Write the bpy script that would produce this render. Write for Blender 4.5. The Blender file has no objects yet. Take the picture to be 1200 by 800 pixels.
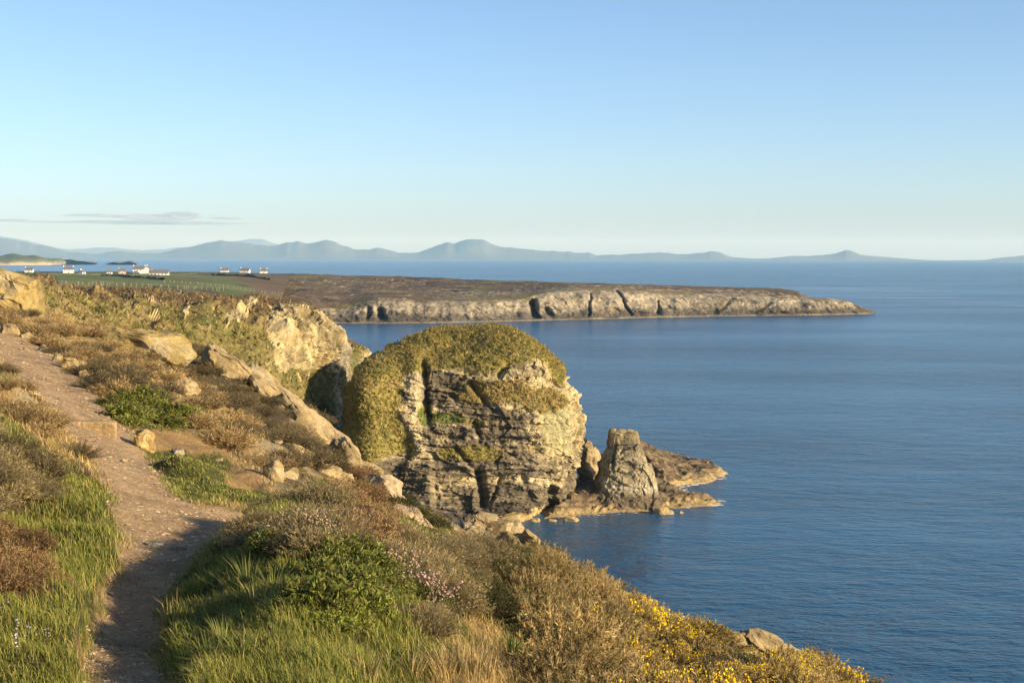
import bpy, math, random
import numpy as np
from mathutils import Vector, Matrix, Euler

# ------------------------------------------------------------------ camera, sky, sun, exposure
scene = bpy.context.scene
EYE = 62.0                      # eye height above the sea (m)
FPX = 1700.0                    # focal length in photo pixels (1200 px wide)
PITCH, ROLL = math.radians(3.457), math.radians(0.16)
REARTH = 7.4e6                  # effective earth radius with refraction

cam = bpy.data.cameras.new("camera")
cam.sensor_width = 36.0
cam.lens = FPX / 1200.0 * 36.0
cam.clip_start, cam.clip_end = 0.2, 400000.0
cam_ob = bpy.data.objects.new("camera", cam)
scene.collection.objects.link(cam_ob)
CAMR = Matrix.Rotation(math.pi / 2 - PITCH, 3, 'X') @ Matrix.Rotation(ROLL, 3, 'Z')
cam_ob.matrix_world = Matrix.Translation((0, 0, EYE)) @ CAMR.to_4x4()
scene.camera = cam_ob

SUN_AZ, SUN_EL = math.radians(115), math.radians(18)     # azimuth clockwise from the view direction (+Y)
world = bpy.data.worlds.new("World"); scene.world = world; world.use_nodes = True
wn = world.node_tree.nodes
sky = wn.new('ShaderNodeTexSky'); sky.sky_type = 'NISHITA'; sky.sun_disc = False
sky.sun_elevation = SUN_EL; sky.sun_rotation = SUN_AZ
sky.altitude = 60; sky.air_density = 0.72; sky.dust_density = 0.9; sky.ozone_density = 2.8
bg = wn['Background']; bg.inputs['Strength'].default_value = 0.106
world.node_tree.links.new(sky.outputs[0], bg.inputs['Color'])

sun_l = bpy.data.lights.new("sun", 'SUN'); sun_l.energy = 5.0; sun_l.angle = math.radians(0.5)
sun_l.color = (1.0, 0.81, 0.52)
sun_ob = bpy.data.objects.new("sun", sun_l); scene.collection.objects.link(sun_ob)
sun_dir = Vector((math.sin(SUN_AZ) * math.cos(SUN_EL), math.cos(SUN_AZ) * math.cos(SUN_EL), math.sin(SUN_EL)))
sun_ob.rotation_euler = sun_dir.to_track_quat('Z', 'Y').to_euler()
sun_ob.location = (40, -30, 120)

vs = scene.view_settings
vs.view_transform = 'Standard'; vs.look = 'None'; vs.exposure = 0.95; vs.gamma = 1.0; vs.use_curve_mapping = False
scene.cycles.use_denoising = True
scene.cycles.max_bounces = 6; scene.cycles.volume_bounces = 2
scene.cycles.transparent_max_bounces = 6

# ------------------------------------------------------------------ tools
RNG = np.random.default_rng(7)
random.seed(7)
col = scene.collection
Rn = np.array(CAMR)

def ray(px, py):
    px = np.asarray(px, float); py = np.asarray(py, float)
    d = np.stack([(px - 600) / FPX, -(py - 400) / FPX, -np.ones_like(px)], -1)
    return d @ Rn.T
def P(px, py, D):                       # point on that sight line at forward distance D
    d = ray(px, py); t = np.asarray(D, float) / d[..., 1]
    return d * t[..., None] + np.array([0, 0, EYE])
def S(px, py, dz=0.0):                  # point on the (curved) sea surface
    d = ray(px, py); t = (EYE - dz) / np.maximum(-d[..., 2], 1e-6)
    for _ in range(12):
        x, y = d[..., 0] * t, d[..., 1] * t
        t = (EYE - dz + (x * x + y * y) / (2 * REARTH)) / np.maximum(-d[..., 2], 1e-6)
    return d * t[..., None] + np.array([0, 0, EYE])
def proj(p):                            # world points -> photo pixels
    q = (p - np.array([0, 0, EYE])) @ Rn
    return 600 + FPX * q[..., 0] / -q[..., 2], 400 - FPX * q[..., 1] / -q[..., 2]

def _h(ix, iy, iz, seed):
    h = (ix.astype(np.uint32) * np.uint32(374761393) + iy.astype(np.uint32) * np.uint32(668265263)
         + iz.astype(np.uint32) * np.uint32(2246822519) + np.uint32(seed * 3266489 + 12345))
    h = (h ^ (h >> np.uint32(13))) * np.uint32(1274126177)
    h = (h ^ (h >> np.uint32(16))) * np.uint32(2654435761)
    return (h ^ (h >> np.uint32(15))).astype(np.float64) / 4294967295.0
def noise(p, seed=0):                   # value noise, -1..1
    i = np.floor(p).astype(np.int64); f = p - i
    u = f * f * f * (f * (f * 6 - 15) + 10)
    r = 0
    for dx in (0, 1):
        wx = u[..., 0] if dx else 1 - u[..., 0]
        for dy in (0, 1):
            wy = u[..., 1] if dy else 1 - u[..., 1]
            for dz in (0, 1):
                wz = u[..., 2] if dz else 1 - u[..., 2]
                r = r + wx * wy * wz * _h(i[..., 0] + dx, i[..., 1] + dy, i[..., 2] + dz, seed)
    return r * 2 - 1
def fbm(p, o=4, seed=0, gain=0.5):
    a, r, t = 1.0, 0, 0
    for k in range(o):
        r = r + a * noise(p, seed + k * 17); t += a; a *= gain; p = p * 2.03 + 11.7
    return r / t * 1.5
def ridged(p, o=4, seed=0):
    a, r, t = 1.0, 0, 0
    for k in range(o):
        r = r + a * (1 - np.abs(noise(p, seed + k * 17)) * 2); t += a; a *= 0.5; p = p * 2.03 + 7.3
    return r / t
def worley(p, seed=0):                  # returns F1, F2-F1, cell id
    i = np.floor(p).astype(np.int64)
    f1 = np.full(p.shape[:-1], 9.0); f2 = f1.copy(); cid = np.zeros_like(f1)
    for dx in (-1, 0, 1):
        for dy in (-1, 0, 1):
            for dz in (-1, 0, 1):
                c = i + np.array([dx, dy, dz])
                q = np.stack([_h(c[..., 0], c[..., 1], c[..., 2], seed + s) for s in (1, 2, 3)], -1) + c
                d = np.sqrt(((q - p) ** 2).sum(-1))
                m = d < f1
                f2 = np.where(m, f1, np.minimum(f2, d)); cid = np.where(m, _h(c[..., 0], c[..., 1], c[..., 2], seed + 9), cid)
                f1 = np.where(m, d, f1)
    return f1, f2 - f1, cid
def ss(a, b, x):
    t = np.clip((x - a) / (b - a), 0, 1); return t * t * (3 - 2 * t)
def mix(a, b, t):
    return a * (1 - t[..., None]) + np.asarray(b, float) * t[..., None]
def pchip(t, y, q):                     # monotone cubic interpolation along axis 0
    t = np.asarray(t, float); y = np.asarray(y, float); q = np.asarray(q, float)
    h = np.diff(t); sh = (-1,) + (1,) * (y.ndim - 1)
    d = np.diff(y, axis=0) / h.reshape(sh)
    m = np.zeros_like(y); m[0] = d[0]; m[-1] = d[-1]
    if len(t) > 2:
        a, b = d[:-1], d[1:]
        with np.errstate(divide='ignore', invalid='ignore'):
            hm = 2 * a * b / (a + b)
        m[1:-1] = np.where(a * b > 0, np.nan_to_num(hm), 0)
    k = np.clip(np.searchsorted(t, q, 'right') - 1, 0, len(t) - 2)
    u = ((q - t[k]) / h[k]).reshape(sh); hh = h[k].reshape(sh)
    return ((2 * u**3 - 3 * u**2 + 1) * y[k] + (u**3 - 2 * u**2 + u) * hh * m[k]
            + (-2 * u**3 + 3 * u**2) * y[k + 1] + (u**3 - u**2) * hh * m[k + 1])

def make_mesh(name, V, F, C=None, smooth=True):
    """V (n,3); F list of face index arrays (each (m,3) or (m,4)); C (n,3) colours"""
    me = bpy.data.meshes.new(name)
    V = np.asarray(V, np.float32)
    if isinstance(F, np.ndarray): F = [F]
    me.vertices.add(len(V)); me.vertices.foreach_set('co', V.ravel())
    nl = sum(f.size for f in F); npoly = sum(len(f) for f in F)
    me.loops.add(nl); me.polygons.add(npoly)
    me.loops.foreach_set('vertex_index', np.concatenate([f.ravel() for f in F]).astype(np.int32))
    tot = np.concatenate([np.full(len(f), f.shape[1]) for f in F]).astype(np.int32)
    me.polygons.foreach_set('loop_start', np.concatenate([[0], np.cumsum(tot)[:-1]]).astype(np.int32))
    me.polygons.foreach_set('loop_total', tot)
    me.polygons.foreach_set('use_smooth', np.full(npoly, smooth))
    if C is not None:
        a = me.color_attributes.new('Col', 'FLOAT_COLOR', 'POINT')
        c4 = np.ones((len(V), 4), np.float32); c4[:, :3] = C
        a.data.foreach_set('color', c4.ravel())
    me.update(calc_edges=True)
    return me
def grid_faces(R, C, wrap=False, keep=None):
    i = np.arange(R - 1)[:, None]; j = np.arange(C if wrap else C - 1)[None, :]
    j2 = (j + 1) % C
    f = np.stack([i * C + j, i * C + j2, (i + 1) * C + j2, (i + 1) * C + j], -1).reshape(-1, 4)
    return f if keep is None else f[keep.ravel()[f].any(1)]
def add(name, me, mat=None, parent=None, label=None, cat=None, group=None, kind=None, loc=None, rot=None, scale=None):
    o = bpy.data.objects.new(name, me); col.objects.link(o)
    if mat is not None and me is not None and not me.materials: me.materials.append(mat)
    if parent is not None: o.parent = parent
    if loc is not None: o.location = loc
    if rot is not None: o.rotation_euler = rot
    if scale is not None: o.scale = scale
    if label: o['label'] = label
    if cat: o['category'] = cat
    if group: o['group'] = group
    if kind: o['kind'] = kind
    return o
def copy_tree(o, parent=None):
    c = o.copy(); col.objects.link(c); c.parent = parent
    for ch in [x for x in o.children]: copy_tree(ch, c)
    return c
def normals(G):
    du = np.gradient(G, axis=1); dv = np.gradient(G, axis=0)
    n = np.cross(du, dv); return n / (np.linalg.norm(n, axis=-1, keepdims=True) + 1e-9)
def row(pts, n, sea=False):
    w = []
    for p in pts:
        if len(p) == 2: w.append(S(p[0], p[1]))
        elif p[0] == 'w': w.append(np.array(p[1:]))
        else: w.append(P(*p))
    w = np.array(w); px, py = proj(w)
    t = np.concatenate([[0], np.cumsum(np.hypot(np.diff(px), np.diff(py)) + 1e-3)]); t /= t[-1]
    return pchip(t, w, np.linspace(0, 1, n))
def loft(rows, steps):
    rows = np.array(rows); k = np.arange(len(rows))
    q = np.concatenate([np.linspace(a, a + 1, s, endpoint=False) for a, s in zip(k[:-1], steps)] + [[k[-1]]])
    return pchip(k, rows, q)

# ------------------------------------------------------------------ materials
class NT:
    def __init__(s, name):
        s.m = bpy.data.materials.new(name); s.m.use_nodes = True; s.t = s.m.node_tree
        s.b = s.t.nodes['Principled BSDF']; s.out = s.t.nodes['Material Output']
    def n(s, ty, **kw):
        nd = s.t.nodes.new('ShaderNode' + ty)
        for k, v in kw.items():
            if k in nd.inputs: nd.inputs[k].default_value = v
            else: setattr(nd, k, v)
        return nd
    def l(s, a, b): s.t.links.new(a, b)
    def noise(s, vec, scale, detail=4, rough=0.55):
        nd = s.n('TexNoise'); nd.inputs['Scale'].default_value = scale
        nd.inputs['Detail'].default_value = detail; nd.inputs['Roughness'].default_value = rough
        if vec is not None: s.l(vec, nd.inputs['Vector'])
        return nd
    def ramp(s, fac, a, b, ca=(0, 0, 0, 1), cb=(1, 1, 1, 1)):
        r = s.n('ValToRGB'); r.color_ramp.elements[0].position = a; r.color_ramp.elements[1].position = b
        r.color_ramp.elements[0].color = ca; r.color_ramp.elements[1].color = cb
        s.l(fac, r.inputs[0]); return r
    def mulcol(s, a, b):
        m = s.n('Mix', data_type='RGBA', blend_type='MULTIPLY'); m.inputs[0].default_value = 1
        s.l(a, m.inputs[6]); s.l(b, m.inputs[7]); return m.outputs[2]

def land_mat(name, scales, bump, rough=0.92, amp=0.45, spec=0.2):
    """vertex colour x fine procedural variation, several octaves of bump. scales in 1/m"""
    t = NT(name); geo = t.n('NewGeometry'); pos = geo.outputs['Position']
    at = t.n('Attribute', attribute_name='Col')
    c = at.outputs['Color']
    for k, sc in enumerate(scales):
        nz = t.noise(pos, sc, 5, 0.65)
        r = t.ramp(nz.outputs['Fac'], 0.25, 0.75, (1 - amp, 1 - amp, 1 - amp, 1), (1 + amp, 1 + amp, 1 + amp, 1))
        c = t.mulcol(c, r.outputs[0])
    t.l(c, t.b.inputs['Base Color'])
    t.b.inputs['Roughness'].default_value = rough; t.b.inputs['Specular IOR Level'].default_value = spec
    prev = None
    for sc, d in bump:
        nz = t.noise(pos, sc, 6, 0.65)
        b = t.n('Bump'); b.inputs['Strength'].default_value = 1; b.inputs['Distance'].default_value = d
        t.l(nz.outputs['Fac'], b.inputs['Height'])
        if prev is not None: t.l(prev, b.inputs['Normal'])
        prev = b.outputs['Normal']
    if prev is not None: t.l(prev, t.b.inputs['Normal'])
    return t.m

M_stack = land_mat('stack_rock_and_turf', [0.9, 4.0], [(0.7, 0.35), (3.5, 0.12)])
M_far = land_mat('far_headland', [0.05, 0.35], [(0.12, 1.6), (0.6, 0.5)], amp=0.35)
M_mid = land_mat('mid_headland', [0.25, 1.5], [(0.3, 0.7), (1.4, 0.25)])
M_ground = land_mat('hillside_ground', [2.2, 16.0], [(6.0, 0.16), (26.0, 0.05)], amp=0.36)
M_mount = land_mat('mountain', [0.0006], [], amp=0.2)
M_farm = land_mat('farmland', [0.01, 0.08], [(0.15, 0.5)], amp=0.3)

def boulder_mat():
    t = NT('lichen_boulder'); oi = t.n('ObjectInfo')
    tc = t.n('TexCoord'); v = tc.outputs['Object']
    at = t.n('Attribute', attribute_name='Col')
    nz = t.noise(v, 2.4, 6, 0.7); r = t.ramp(nz.outputs['Fac'], 0.3, 0.72, (0.62, 0.6, 0.55, 1), (1.25, 1.2, 1.1, 1))
    c = t.mulcol(at.outputs['Color'], r.outputs[0])
    n2 = t.noise(v, 17, 5, 0.7); r2 = t.ramp(n2.outputs['Fac'], 0.3, 0.7, (0.75, 0.75, 0.75, 1), (1.2, 1.2, 1.2, 1))
    c = t.mulcol(c, r2.outputs[0])
    n3 = t.noise(v, 5.5, 4, 0.6); r3 = t.ramp(n3.outputs['Fac'], 0.6, 0.68)
    m = t.n('Mix', data_type='RGBA'); t.l(r3.outputs[0], m.inputs[0]); t.l(c, m.inputs[6]); m.inputs[7].default_value = (0.30, 0.24, 0.08, 1)
    sc = t.n('Math', operation='MULTIPLY'); t.l(r3.outputs[0], sc.inputs[0]); sc.inputs[1].default_value = 0.55; t.l(sc.outputs[0], m.inputs[0])
    t.l(m.outputs[2], t.b.inputs['Base Color'])
    t.b.inputs['Roughness'].default_value = 0.9; t.b.inputs['Specular IOR Level'].default_value = 0.2
    b = t.n('Bump'); b.inputs['Distance'].default_value = 0.09; t.l(nz.outputs['Fac'], b.inputs['Height'])
    b2 = t.n('Bump'); b2.inputs['Distance'].default_value = 0.03; t.l(n2.outputs['Fac'], b2.inputs['Height']); t.l(b.outputs[0], b2.inputs['Normal'])
    t.l(b2.outputs[0], t.b.inputs['Normal'])
    return t.m
M_rock = boulder_mat()

def leaf_mat(name, transl=0.25, var=0.35):
    t = NT(name); at = t.n('Attribute', attribute_name='Col'); oi = t.n('ObjectInfo')
    mr = t.n('MapRange'); t.l(oi.outputs['Random'], mr.inputs['Value'])
    mr.inputs['To Min'].default_value = 1 - var; mr.inputs['To Max'].default_value = 1 + var
    vm = t.n('VectorMath', operation='SCALE'); t.l(at.outputs['Color'], vm.inputs[0]); t.l(mr.outputs[0], vm.inputs['Scale'])
    t.l(vm.outputs[0], t.b.inputs['Base Color'])
    t.b.inputs['Roughness'].default_value = 0.75; t.b.inputs['Specular IOR Level'].default_value = 0.2
    tr = t.n('BsdfTranslucent'); t.l(vm.outputs[0], tr.inputs['Color'])
    ms = t.n('MixShader'); ms.inputs[0].default_value = transl
    t.l(t.b.outputs[0], ms.inputs[1]); t.l(tr.outputs[0], ms.inputs[2]); t.l(ms.outputs[0], t.out.inputs['Surface'])
    return t.m
M_leaf = leaf_mat('foliage', 0.42); M_grass = leaf_mat('grass_blades', 0.35, 0.0)
def plain(name, c, rough=0.8, vari=0.12, scale=3.0):
    t = NT(name); geo = t.n('NewGeometry'); nz = t.noise(geo.outputs['Position'], scale, 4)
    r = t.ramp(nz.outputs['Fac'], 0.3, 0.7, tuple(x * (1 - vari) for x in c) + (1,), tuple(min(1, x * (1 + vari)) for x in c) + (1,))
    t.l(r.outputs[0], t.b.inputs['Base Color']); t.b.inputs['Roughness'].default_value = rough
    return t.m

# ------------------------------------------------------------------ sea
def sea_mat():
    t = NT('sea_water'); geo = t.n('NewGeometry'); pos = geo.outputs['Position']
    mp = t.n('Mapping'); t.l(pos, mp.inputs['Vector'])
    mp.inputs['Rotation'].default_value = (0, 0, math.radians(14)); mp.inputs['Scale'].default_value = (0.55, 1.0, 1.0)
    v = mp.outputs[0]
    # wind lanes: large soft patches change how rough the water is
    mp2 = t.n('Mapping'); t.l(pos, mp2.inputs['Vector']); mp2.inputs['Scale'].default_value = (0.30, 1.0, 1.0)
    mp2.inputs['Rotation'].default_value = (0, 0, math.radians(-8))
    lane = t.noise(mp2.outputs[0], 0.006, 5, 0.6)
    lr = t.n('MapRange'); t.l(lane.outputs['Fac'], lr.inputs['Value'])
    lr.inputs['From Min'].default_value = 0.35; lr.inputs['From Max'].default_value = 0.68
    lr.inputs['To Min'].default_value = 0.4; lr.inputs['To Max'].default_value = 1.5
    prev = None
    for sc, d in ((0.03, 1.6), (0.12, 1.2), (0.4, 0.95), (1.3, 0.42)):
        nz = t.noise(v, sc, 3, 0.55)
        b = t.n('Bump'); b.inputs['Distance'].default_value = d
        t.l(lr.outputs[0], b.inputs['Strength']); t.l(nz.outputs['Fac'], b.inputs['Height'])
        if prev is not None: t.l(prev, b.inputs['Normal'])
        prev = b.outputs[0]
    t.l(prev, t.b.inputs['Normal'])
    deep = t.ramp(lane.outputs['Fac'], 0.35, 0.7, (0.012, 0.082, 0.175, 1), (0.005, 0.044, 0.100, 1))
    # tide-race streaks of broken water off the headland point
    sep = t.n('SeparateXYZ'); t.l(pos, sep.inputs[0])
    mp3 = t.n('Mapping'); t.l(pos, mp3.inputs['Vector']); mp3.inputs['Scale'].default_value = (0.12, 1.0, 1.0)
    fz = t.noise(mp3.outputs[0], 0.012, 6, 0.65)
    def band(sock, lo0, lo1, hi0, hi1):
        a = t.n('MapRange', interpolation_type='SMOOTHSTEP'); t.l(sock, a.inputs['Value']); a.inputs['From Min'].default_value = lo0; a.inputs['From Max'].default_value = lo1
        b = t.n('MapRange', interpolation_type='SMOOTHSTEP'); t.l(sock, b.inputs['Value']); b.inputs['From Min'].default_value = hi0; b.inputs['From Max'].default_value = hi1
        b.inputs['To Min'].default_value = 1; b.inputs['To Max'].default_value = 0
        m = t.n('Math', operation='MULTIPLY'); t.l(a.outputs[0], m.inputs[0]); t.l(b.outputs[0], m.inputs[1]); return m.outputs[0]
    bx = band(sep.outputs['X'], 380, 620, 1400, 1900); by = band(sep.outputs['Y'], 1500, 1850, 2700, 3600)
    m1 = t.n('Math', operation='MULTIPLY'); t.l(bx, m1.inputs[0]); t.l(by, m1.inputs[1])
    fr = t.ramp(fz.outputs['Fac'], 0.54, 0.72)
    m2 = t.n('Math', operation='MULTIPLY'); t.l(m1.outputs[0], m2.inputs[0]); t.l(fr.outputs[0], m2.inputs[1])
    cm = t.n('Mix', data_type='RGBA'); t.l(m2.outputs[0], cm.inputs[0]); t.l(deep.outputs[0], cm.inputs[6]); cm.inputs[7].default_value = (0.5, 0.56, 0.6, 1)
    t.l(cm.outputs[2], t.b.inputs['Base Color'])
    t.b.inputs['Roughness'].default_value = 0.22; t.b.inputs['IOR'].default_value = 1.33
    t.b.inputs['Specular IOR Level'].default_value = 0.42
    return t.m
def build_sea():
    r = np.concatenate([[40], np.geomspace(60, 75000, 220)]); a = np.linspace(-math.pi, math.pi, 180, endpoint=False)
    rr, aa = np.meshgrid(r, a, indexing='ij')
    x, y = rr * np.sin(aa), rr * np.cos(aa)
    V = np.stack([x, y, -(rr**2) / (2 * REARTH)], -1).reshape(-1, 3)
    F = grid_faces(len(r), len(a), wrap=True)
    V = np.vstack([V, [[0, 0, 0]]]); j = np.arange(len(a))
    tri = np.stack([np.full_like(j, len(V) - 1), (j + 1) % len(a), j], -1)
    o = add('sea', make_mesh('sea', V, [F[:, ::-1], tri[:, ::-1]]), sea_mat(), kind='structure')
build_sea()

# ------------------------------------------------------------------ mountains on the horizon
def mountains(name, ridge, D, depth, label, seed, colr):
    px = np.array([p[0] for p in ridge], float); py = np.array([p[1] for p in ridge], float)
    q = np.linspace(px[0], px[-1], 700)
    yy = pchip(px, py, q) 
    top = P(q, yy, np.full_like(q, D))
    nz = noise(np.stack([q * 0.12, q * 0, q * 0], -1), seed) * 16 + noise(np.stack([q * 0.35, q * 0, q * 0], -1), seed + 1) * 7
    top[:, 2] += nz * ss(0, 150, top[:, 2] + 60)
    base = -(D**2) / (2 * REARTH) - 30
    rows = []
    for t, h in ((-1, 0), (-0.62, 0.22), (-0.3, 0.58), (0, 1.0), (0.4, 0.5), (1, 0)):
        r = top.copy(); r[:, 1] = top[:, 1] + t * depth; r[:, 0] = top[:, 0] * (r[:, 1] / top[:, 1])
        r[:, 2] = base + (top[:, 2] - base) * h
        rows.append(r)
    G = loft(rows, [8, 10, 10, 10, 6])
    w = 1 - np.abs(np.linspace(-1, 1, G.shape[0]))[:, None]
    rel = ridged(np.stack([G[..., 0] / 1900, G[..., 1] / 2600, G[..., 1] * 0 + seed], -1), 4, seed)
    inner = ss(0.0, 0.25, w) * (1 - np.exp(-((np.arange(G.shape[0]) - 28)[:, None] / 4.0) ** 2))
    G[..., 2] += rel * 70 * inner * np.clip((G[..., 2] - base) / 300, 0, 1)
    C = np.broadcast_to(np.array(colr), G.shape).reshape(-1, 3)
    add(name, make_mesh(name, G.reshape(-1, 3), grid_faces(*G.shape[:2]), C), M_mount, kind='structure', label=label)
ridge_main = [(-60, 283), (0, 280), (30, 284), (60, 290), (90, 296), (112, 297), (140, 294.5), (182, 296.5), (215, 290.5), (240, 285), (262, 281.5), (290, 285),
              (318, 287.5), (345, 283), (362, 285), (382, 281), (400, 287), (420, 292), (446, 291), (462, 295), (482, 297), (502, 291), (522, 284.5),
              (531, 284.5), (542, 282), (560, 280), (580, 287), (602, 291), (640, 294), (688, 296), (700, 299), (740, 297.5), (770, 296), (800, 298), (840, 294.5),
              (858, 301), (890, 303), (930, 300), (962, 299), (985, 295), (994, 293.5), (1012, 299), (1050, 302), (1100, 305), (1150, 304.5), (1180, 301), (1215, 299), (1300, 303)]
mountains('mountains', ridge_main, 37000, 4500, 'pale blue mountain range beyond the bay', 3, (0.10, 0.11, 0.09))
ridge_back = [(-80, 281), (0, 277), (40, 284), (80, 292), (120, 290), (170, 293), (210, 290), (250, 287), (300, 279.5), (330, 288), (380, 296), (460, 298), (600, 300), (700, 303)]
mountains('distant_mountains', ridge_back, 58000, 5000, 'faintest mountain range behind the others', 11, (0.10, 0.11, 0.09))

# ------------------------------------------------------------------ low islands far off
def far_island(name, pts_water, pts_top, back, label, seed):
    n = 220
    c = row(pts_water, n); top = row(pts_top, n)
    b = c.copy(); b[:, 1] += back; b[:, 0] *= b[:, 1] / c[:, 1]; b[:, 2] -= 6
    c[:, 2] -= 1.5
    m = c.copy(); m[:, 1] += back * 0.08; m[:, 2] = c[:, 2] + (top[:, 2] - c[:, 2]) * 0.5
    G = loft([c, m, top, b], [6, 10, 8])
    p = G / 90.0
    w = ss(0, 3, np.arange(G.shape[0]))[:, None] * ss(0, 6, np.arange(G.shape[0])[::-1])[:, None]
    G[..., 2] += fbm(p, 4, seed) * 6 * w
    hgt = (G[..., 2] - c[None, :, 2]) + fbm(p * 2, 3, seed + 5) * 8
    C = mix(np.broadcast_to(np.array([0.30, 0.26, 0.19]), G.shape), (0.10, 0.11, 0.045), ss(10, 22, hgt))
    add(name, make_mesh(name, G.reshape(-1, 3), grid_faces(*G.shape[:2]), C.reshape(-1, 3)), M_far, label=label, kind='structure')
far_island('low_island', [(-60, 311), (0, 311), (60, 310.5), (90, 309.5), (111, 308.6)],
           [(-60, 299, 7900), (0, 299.5, 7900), (15, 297.5, 7900), (30, 299.5, 7900), (38, 299, 7900), (52, 302, 7900), (80, 303.5, 8000), (95, 306, 8050), (111, 308.2, 8100)],
           900, 'low rocky island with a grassy hump off the farmland', 5)
far_island('low_islet', [(123, 309.4), (140, 309.6), (160, 308.8)], [(123, 309, 8000), (132, 307.4, 8000), (142, 308, 8000), (152, 306.8, 8000), (160, 308.3, 8000)],
           120, 'chain of tiny flat skerries beyond the farmland', 8)

# ------------------------------------------------------------------ far headland
def build_far():
    n = 900
    coast = row([(240, 384), (330, 380.5), (400, 379), (450, 379), (520, 378.5), (600, 376.5), (700, 374), (800, 371.5), (900, 370), (960, 369.4), (1026, 367.6)], n)
    cx, cy = proj(coast)
    def at(pts, Doff=None):
        xs = [p[0] for p in pts]
        yy = pchip(xs, [p[1] for p in pts], cx); dd = pchip(xs, [p[2] for p in pts], cx)
        return P(cx, yy, coast[:, 1] + dd)
    led = at([(240, 378, 5), (400, 373.5, 5), (600, 371, 5), (800, 366.5, 5), (900, 365.5, 5), (980, 365.5, 5), (1026, 366.2, 2)])
    brow = at([(240, 352, 40), (330, 352, 40), (400, 357, 38), (450, 348, 40), (520, 352, 40), (600, 349, 38), (640, 343, 40), (700, 340, 42), (760, 343, 40), (830, 346, 36), (880, 347, 32), (930, 350, 26), (990, 353, 18), (1010, 360, 8), (1026, 366, 3)])
    midp = at([(240, 335, 330), (400, 338, 330), (520, 341, 300), (600, 340, 260), (680, 334.5, 170), (800, 338, 130), (900, 341, 80), (940, 348, 45), (990, 352.5, 24), (1010, 359.5, 12), (1026, 365.8, 5)])
    back = at([(240, 321, 820), (310, 320.5, 800), (400, 322.5, 760), (500, 325.5, 640), (600, 328.5, 480), (680, 331.5, 330), (800, 335, 240), (900, 337.5, 160), (932, 340.5, 100), (944, 349, 60), (990, 352.5, 32), (1010, 359.2, 18), (1026, 365.6, 8)])
    bk2 = back.copy(); bk2[:, 1] += 90; bk2[:, 2] = np.minimum(back[:, 2] - 5, 8)
    bk3 = back.copy(); bk3[:, 1] += 200; bk3[:, 2] = -3
    c0 = coast.copy(); c0[:, 2] -= 2; c0[:, 1] -= 4
    G = loft([c0, coast, led, brow, midp, back, bk2, bk3], [3, 12, 60, 26, 26, 8, 4])
    k = np.arange(G.shape[0])[:, None]
    base = G.copy()
    cliff = ss(3, 14, k) * (1 - ss(72, 96, k))
    wcl = ss(8, 20, k) * (1 - ss(62, 80, k))
    # gullies and the sea cave: pushed back into the rock
    def gully(x0, r0, x1, r1, w, depth):
        px = np.broadcast_to(cx[None, :], k.shape[0:1] + cx.shape)
        t = np.clip((k - r0) / (r1 - r0 + 1e-6), 0, 1); xc = x0 + (x1 - x0) * t
        return depth * np.exp(-((px - xc) / w) ** 2) * ss(min(r0, r1) - 6, min(r0, r1) + 4, k) * (1 - ss(max(r0, r1) - 4, max(r0, r1) + 8, k))
    push = gully(627, 12, 623, 54, 4.5, 28) + gully(741, 14, 722, 76, 1.8, 11) + gully(838, 14, 858, 60, 3.4, 8) + gully(884, 14, 902, 52, 2.6, 6)
    push = push + gully(447, 14, 445, 40, 4, 14) + gully(430, 14, 432, 44, 3, 9) + gully(646, 14, 640, 36, 4, 12) + gully(690, 14, 692, 60, 1.6, 8) + gully(772, 14, 772, 50, 1.6, 7)
    nz = ridged(np.stack([G[..., 0] / 30, G[..., 1] / 60, G[..., 2] / 45], -1), 4, 21)
    nb = fbm(np.stack([G[..., 0] / 14, G[..., 1] / 14, G[..., 2] / 10], -1), 4, 33)
    disp = push - nz * 3.6 * wcl - nb * 3.6 * cliff - fbm(G / 5.0, 3, 35) * 1.4 * cliff
    G[..., 1] += disp
    G[..., 0] += nb * 1.5 * cliff
    pl = ss(84, 100, k) * (1 - ss(128, 134, k))
    hz = fbm(np.stack([G[..., 0] / 55, G[..., 1] / 55, G[..., 0] * 0], -1), 4, 41)
    G[..., 2] += hz * 1.3 * pl + fbm(G / 7.0, 3, 3) * 0.5 * ss(50, 80, k) * (1 - ss(128, 134, k))
    # colours
    p = G
    z = G[..., 2]
    st = noise(np.stack([p[..., 0] / 40, p[..., 1] / 40, (z + p[..., 0] * 0.06) / 2.2], -1), 5)
    fb = fbm(p / 9.0, 4, 61); fb2 = fbm(p / 3.0, 3, 71); big = fbm(np.stack([p[..., 0] / 70, p[..., 1] / 70, z / 20], -1), 3, 81)
    C = np.broadcast_to(np.array([0.235, 0.20, 0.14]), G.shape).copy()
    C = mix(C, (0.14, 0.115, 0.08), ss(-0.1, 0.5, fb + 0.5 * st))
    C = mix(C, (0.35, 0.31, 0.23), ss(0.25, 0.7, fb2 * 0.8 + big * 0.6) * 0.8)
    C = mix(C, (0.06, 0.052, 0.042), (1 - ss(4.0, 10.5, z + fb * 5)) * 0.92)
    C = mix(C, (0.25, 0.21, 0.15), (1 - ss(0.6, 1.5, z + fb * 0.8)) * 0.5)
    px = np.broadcast_to(cx[None, :], z.shape)
    moorline = 62 + 18 * ss(610, 660, px) + 4 * ss(880, 960, px) - 6 * (1 - ss(400, 470, px))
    moor = ss(-3, 5, k - moorline + fb * 8 + big * 10)
    mc = np.broadcast_to(np.array([0.115, 0.075, 0.043]), G.shape)
    mc = mix(mc, (0.19, 0.14, 0.06), ss(0.0, 0.6, big + fb * 0.5))
    mc = mix(mc, (0.14, 0.125, 0.05), ss(0.0, 0.6, fbm(p / 45, 3, 91)))
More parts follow.
